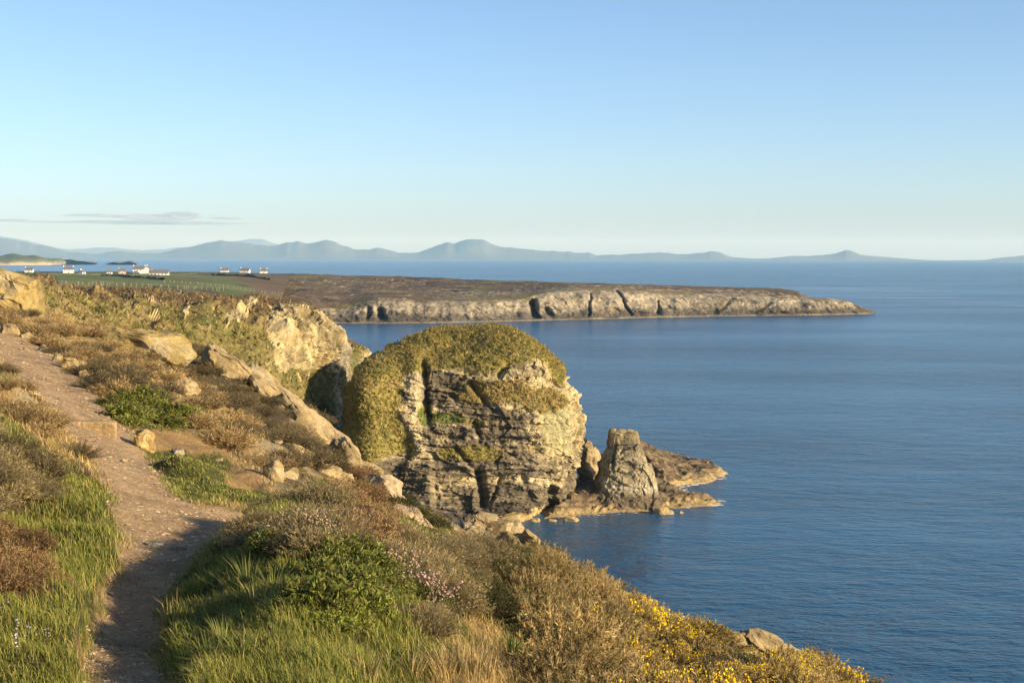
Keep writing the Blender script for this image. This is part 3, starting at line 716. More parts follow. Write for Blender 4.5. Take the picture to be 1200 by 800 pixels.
# ------------------------------------------------------------------ the hillside in front
CP = [  # (px, py, distance)
    (150, 800, 12.6), (150, 760, 13.4), (160, 720, 14.4), (190, 640, 17.2), (215, 605, 19.3), (180, 550, 23), (130, 498, 28.2), (122, 484, 29.2), (80, 450, 35), (30, 405, 44), (0, 388, 48),
    (0, 800, 10.4), (50, 750, 11.2), (0, 690, 11.6), (30, 640, 13), (60, 560, 17.5), (20, 500, 20), (85, 520, 25), (0, 430, 28), (100, 640, 15), (80, 700, 13), (30, 440, 33), (40, 470, 30),
    (300, 790, 10.4), (225, 720, 13.2), (240, 770, 11.6), (300, 655, 13.6), (280, 690, 12.6), (350, 612, 15.2), (400, 630, 14.0), (430, 595, 18.2), (500, 700, 12.6), (470, 660, 14.4), (400, 720, 11.4), (350, 690, 12.0), (470, 790, 10.8),
    (560, 780, 12.4), (600, 740, 15.6), (560, 690, 20), (520, 650, 24), (500, 628, 30), (470, 600, 30), (545, 640, 36), (600, 665, 32),
    (700, 708, 25.5), (760, 800, 18), (640, 784, 15.5), (820, 757, 25), (900, 784, 26), (1000, 815, 27), (960, 818, 22), (700, 747, 20.5),
    (230, 560, 24), (290, 590, 22.5), (250, 530, 28), (285, 562, 27.5), (320, 555, 30), (380, 565, 29), (250, 500, 33), (170, 505, 29.5), (200, 455, 38), (120, 432, 41), (300, 485, 44), (350, 525, 44), (400, 545, 45),
    (430, 562, 45), (330, 463, 59), (285, 435, 66), (240, 410, 70), (160, 402, 60), (100, 392, 54), (60, 395, 50), (20, 375, 52), (60, 384, 56), (0, 372, 54), (90, 386, 66), (95, 379, 76), (60, 376, 76), (0, 366, 72), (160, 394, 75), (-60, 362, 72), (-60, 372, 56)]
XP = [(0, 0, -1.7), (-4, 0, -1.3), (4, 0, -2.4), (-9, 6, -0.9), (9, 8, -5.6), (-2.4, 6, -2.6), (2, 6, -2.7), (-16, 20, -1.2), (-22, 40, -0.6), (-30, 70, -1.6), (14, 30, -14), (10, 18, -9), (-10, 12, -1.2), (5, -8, -2.5), (-6, -8, -1.2)]
_cw = np.array([P(*c) for c in CP] + [np.array([a, b, EYE + c]) for a, b, c in XP])
def _tps(r2): return np.where(r2 > 0, 0.5 * r2 * np.log(r2 + 1e-12), 0)
_n = len(_cw); _A = np.zeros((_n + 3, _n + 3))
# distances are compressed (log) so that far points do not dominate
def _warp(x, y):
    r = np.hypot(x, y + 12.0); return np.stack([x / r * 60, 55 * np.log(r)], -1)
_W = _warp(_cw[:, 0], _cw[:, 1])
_A[:_n, :_n] = _tps(((_W[:, None] - _W[None]) ** 2).sum(-1)) + np.eye(_n) * 8.0
_A[:_n, _n] = 1; _A[:_n, _n + 1:] = _W; _A[_n:, :_n] = _A[:_n, _n:].T
_sol = np.linalg.solve(_A, np.concatenate([_cw[:, 2], [0, 0, 0]]))
def base_z(x, y):
    sh = np.shape(x); w = _warp(np.ravel(x), np.ravel(y)); out = np.zeros(len(w))
    for a in range(0, len(w), 40000):
        q = w[a:a + 40000]
        out[a:a + 40000] = _tps(((q[:, None] - _W[None]) ** 2).sum(-1)) @ _sol[:_n] + _sol[_n] + q @ _sol[_n + 1:]
    return out.reshape(sh)
EDGE = [P(*e)[:2] for e in ((1250, 960, 21), (1120, 850, 25), (1010, 800, 28), (950, 772, 29.5), (880, 755, 29.5), (800, 725, 29), (720, 690, 29), (650, 668, 33), (600, 645, 39), (550, 622, 42.5), (500, 610, 41), (432, 560, 48),
                            (332, 460, 62), (290, 431, 69), (240, 406, 75), (160, 385, 78), (95, 379, 78), (60, 376, 78), (0, 366, 74), (-150, 350, 76), (-400, 340, 90))]
EDGE = [np.array([20.0, -10.0])] + EDGE
EPOLY = np.array(EDGE + [np.array([-90.0, 20.0]), np.array([-60.0, -40.0]), np.array([20.0, -40.0])])
def px_world(pts): return np.array([P(*p)[:2] for p in pts])
PATH_L = [(92, 900), (97, 840), (98, 800), (99, 770), (102, 735), (118, 700), (138, 668), (146, 645), (132, 622), (126, 600), (128, 572), (112, 548), (94, 522), (72, 494), (52, 476), (36, 458), (18, 436), (0, 417), (-40, 395)]
PATH_R = [(225, 900), (210, 840), (202, 800), (190, 765), (186, 730), (198, 695), (232, 662), (244, 640), (276, 622), (298, 606), (236, 596), (202, 578), (184, 552), (164, 525), (150, 507), (132, 490), (118, 468), (96, 444), (66, 420), (40, 402), (0, 386), (-40, 374)]
PATH_POLY = np.array(PATH_L + PATH_R[::-1], float)
def pathness(px, py):               # signed pixels inside the trodden path
    return sdf_poly(px, py, PATH_POLY)
def ground_z(x, y, detail=True):
    z = base_z(x, y)
    d = -sdf_poly(x, y, EPOLY)                      # > 0 beyond the cliff edge
    z = z - np.where(d > 0, 1.35 * d + 0.0 * d, 0) - 0.10 * np.exp(-(d / 1.2) ** 2)
    q = np.stack([x, y, 0 * x], -1)
    if detail:
        p3 = np.stack([x, y, z], -1); px, py = proj(p3)
        off = ss(0.0, 14.0, -pathness(px, py) + 5 * fbm(q / 0.5, 3, 407))       # 0 on the path, 1 away from it
        z = z + off * (0.22 * fbm(q / 1.9, 3, 401) + 0.10 * fbm(q / 0.6, 3, 402) + 0.06) + (1 - off) * (0.035 * fbm(q / 0.9, 3, 403) - 0.05)
        z = z + ss(0.3, 4, d) * (1.5 * fbm(q / 5.0, 4, 404))
    return np.maximum(z, -3.0)
GR = np.geomspace(3.0, 190, 430); GS = np.linspace(-0.62, 0.95, 480)
gy, gs = np.meshgrid(GR, GS, indexing='ij'); gx = gs * gy
GZ = ground_z(gx, gy)
GG = np.stack([gx, gy, GZ], -1)
_lr0, _dlr, _ds = math.log(GR[0]), math.log(GR[1] / GR[0]), GS[1] - GS[0]
def hz(x, y):                        # height of the built hillside mesh (bilinear)
    u = (np.log(np.maximum(y, GR[0])) - _lr0) / _dlr; v = (x / np.maximum(y, GR[0]) - GS[0]) / _ds
    u = np.clip(u, 0, len(GR) - 1.001); v = np.clip(v, 0, len(GS) - 1.001)
    i, j = u.astype(int), v.astype(int); a, b = u - i, v - j
    return (GZ[i, j] * (1 - a) * (1 - b) + GZ[i + 1, j] * a * (1 - b) + GZ[i, j + 1] * (1 - a) * b + GZ[i + 1, j + 1] * a * b)
def hit(px, py):                     # first ground point on that sight line
    d = ray(np.float64(px), np.float64(py)); ys = np.geomspace(4, 120, 1500)
    t = ys / d[1]; p = d[None] * t[:, None] + np.array([0, 0, EYE])
    below = p[:, 2] < hz(p[:, 0], p[:, 1])
    k = int(np.argmax(below)) if below.any() else len(ys) - 1
    return p[k]
# what grows where: the ground's plant zones, traced on the slope
Z_GREEN, Z_STRAW, Z_HEATH, Z_RED, Z_GORSE, Z_SOIL, Z_LEAFY, Z_PATH, Z_MIX, Z_ROCKY = range(10)
ZONES = [  # later entries win; (zone, polygon in photo pixels)
    (Z_MIX, [(-200, 0), (1400, 0), (1400, 1200), (-200, 1200)]),
    (Z_STRAW, [(60, 380), (130, 380), (230, 440), (290, 490), (260, 520), (200, 470), (130, 440), (70, 410)]),
    (Z_STRAW, [(300, 475), (360, 520), (400, 560), (330, 545), (270, 500)]),
    (Z_HEATH, [(205, 400), (260, 430), (330, 480), (400, 560), (350, 545), (280, 490), (215, 440)]),
    (Z_HEATH, [(120, 430), (200, 460), (190, 480), (130, 470), (95, 440)]),
    (Z_ROCKY, [(330, 540), (430, 555), (440, 575), (370, 575), (310, 565)]),
    (Z_GREEN, [(140, 470), (215, 475), (225, 500), (180, 512), (140, 492)]),
    (Z_GREEN, [(170, 528), (240, 528), (275, 545), (270, 570), (320, 575), (385, 560), (400, 585), (330, 612), (280, 602), (236, 596), (200, 578)]),
    (Z_SOIL, [(150, 500), (200, 502), (250, 515), (270, 530), (240, 530), (170, 528)]),
    (Z_SOIL, [(262, 556), (290, 548), (308, 558), (300, 575), (276, 578)]),
    (Z_GREEN, [(-60, 425), (0, 425), (40, 470), (60, 500), (90, 530), (125, 575), (140, 650), (104, 730), (98, 800), (98, 900), (-60, 900)]),
    (Z_STRAW, [(30, 460), (75, 490), (100, 530), (92, 548), (60, 525), (20, 490), (0, 470), (0, 450)]),
    (Z_HEATH, [(-60, 495), (6, 500), (42, 536), (52, 575), (34, 600), (5, 606), (-60, 606)]),
    (Z_RED, [(-60, 618), (22, 616), (52, 642), (66, 680), (40, 692), (-60, 670)]),
    (Z_GREEN, [(230, 640), (300, 645), (420, 660), (520, 720), (600, 800), (640, 900), (200, 900), (202, 800), (186, 730), (198, 695)]),
    (Z_LEAFY, [(335, 660), (400, 655), (440, 680), (455, 720), (400, 735), (350, 705)]),
    (Z_HEATH, [(285, 648), (318, 612), (360, 590), (440, 585), (480, 640), (520, 690), (545, 730), (520, 735), (470, 690), (420, 655), (340, 645), (305, 658)]),
    (Z_RED, [(385, 560), (440, 555), (462, 600), (468, 640), (430, 640), (410, 590)]),
    (Z_GREEN, [(440, 575), (475, 585), (530, 625), (560, 650), (500, 655), (470, 640)]),
    (Z_HEATH, [(480, 640), (560, 640), (600, 660), (590, 690), (540, 700), (500, 680)]),
    (Z_GORSE, [(540, 680), (640, 655), (720, 665), (880, 740), (1010, 800), (1050, 900), (700, 900), (660, 800), (610, 760), (570, 720)]),
    (Z_STRAW, [(510, 775), (550, 765), (600, 800), (600, 900), (480, 900)]),
    (Z_PATH, [tuple(p) for p in PATH_POLY]),
]
ZPOLY = [(z, np.array(p, float)) for z, p in ZONES]
def zone_at(p, wob=1.0):
    px, py = proj(p); D = np.maximum(p[..., 1], 5)
    q = np.stack([p[..., 0], p[..., 1], 0 * px], -1)
    jx = fbm(q / 1.3, 3, 501) * 22 * wob * np.clip(18 / D, 0.4, 1.3); jy = fbm(q / 1.3, 3, 502) * 16 * wob * np.clip(18 / D, 0.3, 1.3)
    zz = np.zeros(px.shape, int)
    for z, poly in ZPOLY:
        w = 0.35 if z in (Z_PATH, Z_SOIL) else 1.0
        lo, hi = poly.min(0), poly.max(0); X, Y = px + jx * w, py + jy * w
        m = (X > lo[0]) & (X < hi[0]) & (Y > lo[1]) & (Y < hi[1])
        if m.any():
            zz[m] = np.where(sdf_poly(X[m], Y[m], poly) > 0, z, zz[m])
    return zz
GCOL = {Z_GREEN: (0.075, 0.078, 0.022), Z_STRAW: (0.34, 0.235, 0.10), Z_HEATH: (0.085, 0.062, 0.036), Z_RED: (0.10, 0.05, 0.026), Z_GORSE: (0.06, 0.045, 0.022),
        Z_SOIL: (0.36, 0.23, 0.095), Z_LEAFY: (0.06, 0.075, 0.02), Z_PATH: (0.43, 0.295, 0.165), Z_MIX: (0.30, 0.21, 0.095), Z_ROCKY: (0.30, 0.23, 0.12)}
def build_ground():
    G = GG; zz = zone_at(G)
    lut = np.array([GCOL[k] for k in range(10)]); C = lut[zz]
    q = np.stack([G[..., 0], G[..., 1], 0 * G[..., 0]], -1)
    f = fbm(q / 0.8, 4, 601); f2 = fbm(q / 0.25, 3, 602)
    mixm = np.isin(zz, [Z_MIX, Z_STRAW, Z_ROCKY])
    C = np.where(mixm[..., None], mix(C, (0.12, 0.085, 0.045), ss(0.0, 0.6, f)), C)
    C = np.where(mixm[..., None], mix(C, (0.38, 0.31, 0.19), ss(0.35, 0.7, -f + 0.4 * f2)), C)
    pm = (zz == Z_PATH)
    C = np.where(pm[..., None], mix(C, (0.33, 0.225, 0.125), ss(0.0, 0.8, f)), C)
    C = np.where(pm[..., None], mix(C, (0.47, 0.345, 0.205), ss(0.2, 0.7, f2) * 0.6), C)
    d = -sdf_poly(G[..., 0], G[..., 1], EPOLY)
    rk = ss(0.4, 2.5, d + 1.0 * f)
    C = mix(C, (0.40, 0.33, 0.20), rk)
    add('hillside', make_mesh('hillside', G.reshape(-1, 3), grid_faces(*G.shape[:2], keep=(GZ > -2.9)), C.reshape(-1, 3)), M_ground, kind='structure',
        label='sunlit hillside with a trodden earth path along the cliff top')
build_ground()

# ------------------------------------------------------------------ rocks
import bmesh
def _ico(n):
    bm = bmesh.new(); bmesh.ops.create_icosphere(bm, subdivisions=n, radius=1.0)
    V = np.array([v.co[:] for v in bm.verts]); F = np.array([[v.index for v in f.verts] for f in bm.faces]); bm.free(); return V, F
ICO = {n: _ico(n) for n in (2, 3, 4, 5)}
def rock_mesh(name, size, seed, sub=4, tone=(0.40, 0.32, 0.19), facets=9, rough=1.0):
    """angular weathered boulder; size = full width, depth, height in metres"""
    rg = np.random.default_rng(seed); V, F = ICO[sub]; V = V.copy()
    V = np.sign(V) * np.abs(V) ** 0.62; V /= np.abs(V).max()
    for _ in range(facets):
        n = rg.normal(size=3); n[2] = abs(n[2]) * 0.9; n /= np.linalg.norm(n); d = rg.uniform(0.5, 0.95)
        o = np.maximum(V @ n - d, 0); V = V - o[:, None] * n * 0.93
    V = V * (np.array(size) / 2)
    m = float(np.mean(size)); p = V / m + seed * 3.17
    nn = V / (np.linalg.norm(V, axis=1, keepdims=True) + 1e-9)
    lay = noise(np.stack([p[:, 0] * 0.6, p[:, 1] * 0.6, p[:, 2] * 9 + p[:, 0] * 1.5], -1), seed)
    f1, e, cid = worley(np.stack([p[:, 0] * 1.6, p[:, 1] * 1.6, p[:, 2] * 4.5 + p[:, 0]], -1), seed)
    d = fbm(p * 2.2, 4, seed) * 0.06 + fbm(p * 8, 3, seed + 1) * 0.03 + lay * 0.02 + (cid - 0.5) * 0.11 - (1 - ss(0, 0.08, e)) * 0.03
    V = V + nn * (d * m * rough)[:, None]
    t = fbm(p * 3, 4, seed + 2); t2 = fbm(p * 9, 3, seed + 3)
    C = np.broadcast_to(np.array(tone), V.shape).copy()
    C = mix(C, np.array(tone) * 0.62, ss(0.0, 0.6, t)); C = mix(C, (0.40, 0.34, 0.23), ss(0.15, 0.6, -t + 0.4 * t2) * 0.6)
    C = mix(C, (0.16, 0.13, 0.09), ss(0.35, 0.6, t2) * 0.5)
    return make_mesh(name, V, F, C, smooth=False)
_rs = [1000]
def rock(name, px, py, wpx, hpx, label, cat='boulder', depth=0.9, tilt=(0, 0, 0), sub=4, tone=(0.40, 0.32, 0.19), group=None, parent=None, sink=0.22, D=None, rough=1.0):
    """a rock whose foot is at photo point (px, py) on the hillside, wpx x hpx photo pixels large"""
    _rs[0] += 1
    g = hit(px, py) if D is None else P(px, py, D)
    k = g[1] / FPX; w, h = wpx * k, hpx * k / (1 - sink)
    me = rock_mesh(name, (w, w * depth, h), _rs[0], sub, tone, rough=rough)
    loc = Vector((g[0], g[1] + w * depth * 0.35, g[2] + h * (0.5 - sink)))
    return add(name, me, M_rock, parent, label=label, cat=cat, group=group, loc=loc, rot=tilt)
GOLD = (0.32, 0.25, 0.105); CREAM = (0.34, 0.265, 0.145); GREY = (0.34, 0.30, 0.23)
rock('rock_slab', 8, 364, 84, 56, 'big wedge of golden lichened rock above the path', 'rock', 0.8, (0, math.radians(24), 0.2), 5, GOLD, sink=0.15)
rock('rock_slab', 152, 409, 130, 34, 'broad rounded golden rock slab above the cove', 'rock', 0.7, (0, math.radians(9), 0), 5, GOLD, sink=0.35)
rock('rock_slab', 196, 410, 50, 22, 'small tapering golden slab beside the broad rounded one', 'rock', 0.8, (0, math.radians(14), 0), 4, GOLD)
rock('rock_slab', 266, 442, 74, 32, 'pale slanting rock slab on the cove brink between brown heather', 'rock', 0.7, (0, math.radians(33), 0), 5, CREAM)
out = add('rock_outcrop', None, label='long pale slanting rock rib along the cove brink', cat='rock outcrop', loc=tuple(hit(360, 500)))
bpy.context.view_layer.update()
def outcrop_piece(o, px, py, w, h, ang, tone, sub=4, depth=0.7, D=None):
    c = rock('slab', px, py, w, h, None, None, depth, (0, math.radians(ang), 0), sub, tone, sink=0.38, D=D)
    c.location -= o.location; c.parent = o
for q in ((300, 448, 70, 15, 38), (325, 468, 80, 16, 40), (346, 488, 76, 15, 41), (366, 505, 80, 18, 41), (388, 524, 80, 20, 40), (408, 543, 70, 20, 37), (428, 558, 60, 20, 35), (384, 556, 40, 13, 14), (352, 532, 34, 9, 24), (398, 562, 40, 10, 8)):
    outcrop_piece(out, *q[:5], CREAM)
out2 = add('rock_outcrop', None, label='cream rock rib dropping beside green turf towards the water', cat='rock outcrop', loc=tuple(hit(460, 585)))
for q in ((446, 576, 56, 22, 38), (464, 592, 56, 17, 44), (482, 608, 50, 13, 43), (497, 616, 30, 8, 38)):
    outcrop_piece(out2, *q[:5], (0.44, 0.35, 0.23))
rock('boulder', 574, 642, 72, 38, 'domed pale boulder above the water at the end of the slope', tilt=(0, 0.1, 0.3), sub=5, tone=CREAM, D=41)
rock('boulder', 610, 664, 66, 40, 'cracked pale boulder on the brink next to the brown gorse', tilt=(0, 0.45, 0.1), sub=5, tone=CREAM, D=39)
rock('boulder', 548, 634, 34, 22, 'dark-sided boulder wedged behind the domed pale one', tilt=(0, 0.1, 1.0), tone=GREY, D=43)
rock('boulder', 906, 792, 128, 44, 'pale rounded rock on the cliff edge behind yellow gorse', tilt=(0, 0.42, 0), sub=5, tone=CREAM, D=29.5, depth=0.6)
rock('boulder', 985, 815, 80, 30, 'flat tan rock at the lowest end of the cliff edge', tilt=(0, 0.4, 0), sub=4, tone=CREAM, D=27.5)
rock('boulder', 319, 562, 26, 24, 'pale angular boulder beside the orange soil scar', tone=CREAM, tilt=(0, 0, 0.5))
rock('boulder', 338, 560, 22, 14, 'low pale stone touching the angular boulder', tone=CREAM)
rock('boulder', 214, 460, 36, 18, 'pale flat-topped boulder among straw-coloured grass', tone=CREAM, tilt=(0, -0.1, 0.2))
rock('boulder', 168, 526, 24, 26, 'ochre boulder propping the bank beside the path', tone=(0.46, 0.33, 0.14))
rock('boulder', 84, 434, 26, 16, 'ochre boulder on the path edge casting a long shadow', tone=(0.40, 0.30, 0.14))
rock('boulder', 205, 533, 20, 8, 'thin grey stone at the top of the green turf patch', tone=GREY)
for q in ((50, 412, 18, 9), (66, 424, 15, 10), (8, 392, 30, 12), (30, 396, 18, 7), (98, 442, 16, 9), (105, 388, 13, 6), (230, 480, 12, 4), (290, 505, 14, 4), (322, 520, 16, 5), (300, 535, 18, 5), (255, 540, 12, 4), (360, 545, 14, 5), (345, 577, 12, 4), (180, 432, 12, 4), (250, 455, 12, 4)):
    rock('stone', *q, 'small pale stone half buried in the dry grassy slope', 'stone', sub=3, tone=CREAM, group='stones scattered on the dry slope')
rock('flat_stone', 178, 640, 26, 5, 'thin flat stone slab set in the shaded path', 'stone', 0.9, sub=3, tone=GREY, sink=0.4)
rock('flat_stone', 205, 645, 22, 6, 'tilted flat stone slab at the shaded bend of the path', 'stone', 0.9, (0, -0.15, 0.6), sub=3, tone=GREY, sink=0.4)
rg = np.random.default_rng(5)
for k, q in enumerate(((604, 611, 44, 8, 334), (627, 613.5, 15, 6, 333), (647, 613, 12, 5, 334), (669, 611.5, 22, 6, 334), (588, 613, 26, 7, 333))):
    rock('boulder', *q[:4], 'tan boulder washed by the sea at the foot of the stack', 'boulder', sub=3, tone=(0.42, 0.32, 0.15), group='boulders at the waterline below the stack', D=q[4])
rock('skerry', 775, 606, 30, 11, 'tiny tan rock poking out of the water off the ledge', 'rock', 0.6, sub=4, tone=(0.42, 0.32, 0.15), D=343, sink=0.35)
rock('skerry', 797, 604, 14, 6, 'lower tip of rock beside the tiny tan one off the ledge', 'rock', 0.6, sub=3, tone=(0.42, 0.32, 0.15), D=345, sink=0.4)
rock('boulder', 690, 552, 30, 36, 'pale cracked block lodged between the stack and the pinnacle', 'boulder', 0.8, sub=4, tone=CREAM, D=372)
rock('rock_block', 941, 351, 22, 6, 'dark flat-topped rock block on the headland point', 'rock', 0.7, sub=3, tone=(0.13, 0.10, 0.08), D=1690)

# the step across the path
def build_step():
    c0 = hit(97, 500); k0 = c0[1] / FPX; a, b = c0 + np.array([-37 * k0, 0, 0]), c0 + np.array([37 * k0, 0.12, 0])
    L = float(np.linalg.norm((b - a)[:2])); n = 40
    xs = np.linspace(-L / 2, L / 2, n)
    prof = [(-0.09, -0.25), (-0.10, 0.04), (-0.075, 0.075), (0.08, 0.08), (0.11, 0.06), (0.12, -0.25)]
    V = np.array([[x, y + 0.02 * noise(np.array([[x * 2.0, y, 3.0]]), 3)[0], z + 0.02 * noise(np.array([[x * 3.0, y * 5, 9.0]]), 4)[0]] for x in xs for y, z in prof])
    F = grid_faces(n, 6, wrap=True); m = len(prof)
    caps = [np.array([[0, 1, 2, 3], [0, 3, 4, 5]]), np.array([[(n - 1) * m + i for i in (3, 2, 1, 0)], [(n - 1) * m + i for i in (5, 4, 3, 0)]])]
    C = np.broadcast_to(np.array([0.38, 0.28, 0.155]), V.shape) * (1 + 0.2 * noise(V * 9, 5))[:, None]
    ang = math.atan2(b[1] - a[1], b[0] - a[0]); 
    add('path_step', make_mesh('path_step', V, [F] + caps, C, smooth=False), M_rock, label='low sandy timber step across the earth path', cat='step', loc=tuple((a + b) / 2 + np.array([0, 0, 0.02])), rot=(0, 0, ang))
build_step()

# ------------------------------------------------------------------ plants
def twig_bush(seed, n, R, H, leafn, leaflen, leafw, tw, pal, inner=0.35, leaf_from=0.35, up=0.5, leaf_spread=0.9, pal_leaf=None, rad=(0.82, 1.12)):
    """twigs radiating to an uneven dome, each carrying short narrow leaves"""
    rg = np.random.default_rng(seed); pal = np.array(pal); pl = pal if pal_leaf is None else np.array(pal_leaf)
    d = rg.normal(size=(n, 3)); d[:, 2] = np.abs(d[:, 2]) * 0.9 + 0.05; d /= np.linalg.norm(d, axis=1, keepdims=True)
    lump = 1 + 0.28 * fbm(d * 2.2 + seed, 3, seed)
    tip = d * (R * lump * rg.uniform(*rad, n))[:, None]; tip[:, 2] *= H / R
    base = tip * rg.uniform(inner * 0.6, inner * 1.3, n)[:, None]; base[:, 2] *= 0.7
    tip[:, 2] += up * 0.12 * R
    ax = tip - base; L = np.linalg.norm(ax, axis=1, keepdims=True); ax /= L
    s = np.cross(ax, rg.normal(size=(n, 3))); s /= np.linalg.norm(s, axis=1, keepdims=True)
    tv = np.stack([base - s * tw, base + s * tw, tip], 1).reshape(-1, 3)
    tc = pal[rg.integers(0, len(pal), n)] * rg.uniform(0.7, 1.25, (n, 1)); tcol = np.repeat(tc * 0.8, 3, 0)
    k = n * leafn; ti = np.repeat(np.arange(n), leafn)
    t = rg.uniform(leaf_from, 1.0, (k, 1)); lp = base[ti] + (tip - base)[ti] * t
    ld = ax[ti] + rg.normal(size=(k, 3)) * leaf_spread; ld[:, 2] += 0.25; ld /= np.linalg.norm(ld, axis=1, keepdims=True)
    ls = np.cross(ld, rg.normal(size=(k, 3))); ls /= np.linalg.norm(ls, axis=1, keepdims=True)
    ll = leaflen * rg.uniform(0.6, 1.4, (k, 1))
    lv = np.stack([lp - ls * leafw, lp + ls * leafw, lp + ld * ll], 1).reshape(-1, 3)
    lc = np.repeat(pl[rg.integers(0, len(pl), k)] * rg.uniform(0.7, 1.3, (k, 1)), 3, 0)
    return (tv, np.arange(len(tv)).reshape(-1, 3), tcol), (lv, np.arange(len(lv)).reshape(-1, 3), lc)
def blooms(seed, n, R, H, size, pal, patchy=0.25):
    rg = np.random.default_rng(seed)
    d = rg.normal(size=(n * 3, 3)); d[:, 2] = np.abs(d[:, 2]) + 0.1; d /= np.linalg.norm(d, axis=1, keepdims=True)
    d = d[fbm(d * 2.2 + seed * 1.3, 2, seed) > 0.12][:n]; n = len(d)
    c = d * (R * (1 + 0.28 * fbm(d * 2.2 + (seed - 500), 3, seed - 500)) * rg.uniform(0.98, 1.14, n))[:, None]; c[:, 2] *= H / R; c[:, 2] += 0.05 * R
    O = np.array([[1, 0, 0], [-1, 0, 0], [0, 1, 0], [0, -1, 0], [0, 0, 1], [0, 0, -1]], float)
    T = np.array([[0, 2, 4], [2, 1, 4], [1, 3, 4], [3, 0, 4], [2, 0, 5], [1, 2, 5], [3, 1, 5], [0, 3, 5]])
    V = (c[:, None] + O[None] * (size * rg.uniform(0.6, 1.3, (n, 1, 3)))).reshape(-1, 3)
    F = (T[None] + (np.arange(n) * 6)[:, None, None]).reshape(-1, 3)
    C = np.repeat(np.array(pal)[rg.integers(0, len(pal), n)], 6, 0) * np.repeat(rg.uniform(0.75, 1.15, (n, 1)), 6, 0)
    return V, F, C
def bush_parts(kind, seed):
    """list of (part name, mesh)"""
    if kind == 'heather':
        a, b = twig_bush(seed, 420, 0.34, 0.24, 7, 0.030, 0.004, 0.004, [(0.14, 0.11, 0.07), (0.20, 0.16, 0.10), (0.11, 0.085, 0.055)], pal_leaf=[(0.21, 0.155, 0.08), (0.29, 0.215, 0.11), (0.16, 0.12, 0.06), (0.14, 0.13, 0.05)])
    elif kind == 'grey_heather':
        a, b = twig_bush(seed, 420, 0.34, 0.25, 7, 0.032, 0.004, 0.004, [(0.20, 0.17, 0.12), (0.26, 0.22, 0.16)], pal_leaf=[(0.34, 0.26, 0.125), (0.43, 0.335, 0.17), (0.25, 0.185, 0.085), (0.19, 0.175, 0.055)])
    elif kind == 'russet':
        a, b = twig_bush(seed, 400, 0.33, 0.25, 8, 0.032, 0.005, 0.004, [(0.14, 0.07, 0.035), (0.19, 0.10, 0.05)], pal_leaf=[(0.27, 0.16, 0.075), (0.35, 0.225, 0.11), (0.18, 0.105, 0.052), (0.27, 0.20, 0.085)])
    elif kind == 'gorse':
        a, b = twig_bush(seed, 170, 0.50, 0.44, 52, 0.048, 0.0052, 0.008, [(0.22, 0.15, 0.07), (0.15, 0.11, 0.05)], inner=0.5, leaf_from=0.62, leaf_spread=0.8, rad=(0.72, 1.22),
                         pal_leaf=[(0.53, 0.385, 0.17), (0.62, 0.47, 0.225), (0.43, 0.305, 0.125), (0.28, 0.21, 0.08), (0.19, 0.175, 0.06)])
    elif kind == 'dark_gorse':
        a, b = twig_bush(seed, 420, 0.42, 0.36, 14, 0.042, 0.005, 0.006, [(0.09, 0.08, 0.04), (0.12, 0.10, 0.05)], inner=0.5, leaf_from=0.45, leaf_spread=0.75,
                         pal_leaf=[(0.075, 0.085, 0.028), (0.05, 0.07, 0.02), (0.16, 0.125, 0.055), (0.10, 0.10, 0.035)])
    elif kind == 'straw_bush':
        a, b = twig_bush(seed, 360, 0.36, 0.27, 9, 0.045, 0.005, 0.005, [(0.33, 0.24, 0.12), (0.24, 0.17, 0.085)], pal_leaf=[(0.52, 0.37, 0.165), (0.60, 0.44, 0.21), (0.38, 0.26, 0.11), (0.22, 0.155, 0.07)])
    elif kind == 'leafy':
        a, b = twig_bush(seed, 260, 0.24, 0.19, 9, 0.032, 0.010, 0.003, [(0.10, 0.09, 0.04)], leaf_from=0.5, leaf_spread=1.2, pal_leaf=[(0.19, 0.225, 0.035), (0.26, 0.28, 0.05), (0.12, 0.155, 0.028), (0.29, 0.28, 0.07), (0.17, 0.13, 0.06)])
    parts = [('stem', make_mesh('stem', *a, smooth=False)), ('foliage', make_mesh('foliage', *b, smooth=False))]
    return parts
def proto(kind, nvar, seed, bloom=None):
    out = []
    for k in range(nvar):
        parts = bush_parts(kind, seed + k)
        if bloom: parts.append(('blossom', make_mesh('blossom', *blooms(seed + k + 500, bloom, 0.50, 0.44, 0.015, [(0.80, 0.62, 0.012), (0.72, 0.53, 0.01), (0.85, 0.70, 0.03)]), smooth=False)))
        for _, me in parts: me.materials.append(M_leaf)
        out.append(parts)
    return out
PROT = {'heather': proto('heather', 4, 10), 'grey_heather': proto('grey_heather', 4, 30), 'russet': proto('russet', 3, 50), 'gorse': proto('gorse', 4, 70), 'yellow_gorse': proto('gorse', 4, 90, 230),
        'dark_gorse': proto('dark_gorse', 3, 110), 'straw_bush': proto('straw_bush', 4, 130), 'leafy': proto('leafy', 3, 150)}
VR = np.random.default_rng(99)
def plant(name, kind, pos, size, label, cat, group, flat=1.0):
    parts = PROT[kind][VR.integers(len(PROT[kind]))]
    o = add(name, None, label=label, cat=cat, group=group, loc=(pos[0], pos[1], pos[2] - 0.03 * size))
    o.rotation_euler = (VR.uniform(-.12, .12), VR.uniform(-.12, .12), VR.uniform(0, 6.28))
    o.scale = (size * VR.uniform(0.85, 1.2), size * VR.uniform(0.85, 1.2), size * flat * VR.uniform(0.8, 1.2))
    for n, me in parts: add(n, me, None, o)
    return o
def ground_samples(n, s0, s1, r0, r1, rng):
    r = np.exp(rng.uniform(math.log(r0), math.log(r1), n)); s = rng.uniform(s0, s1, n)
    x = s * r; p = np.stack([x, r, hz(x, r)], -1)
    d = sdf_poly(p[:, 0], p[:, 1], EPOLY)
    return p[d > 0.15]
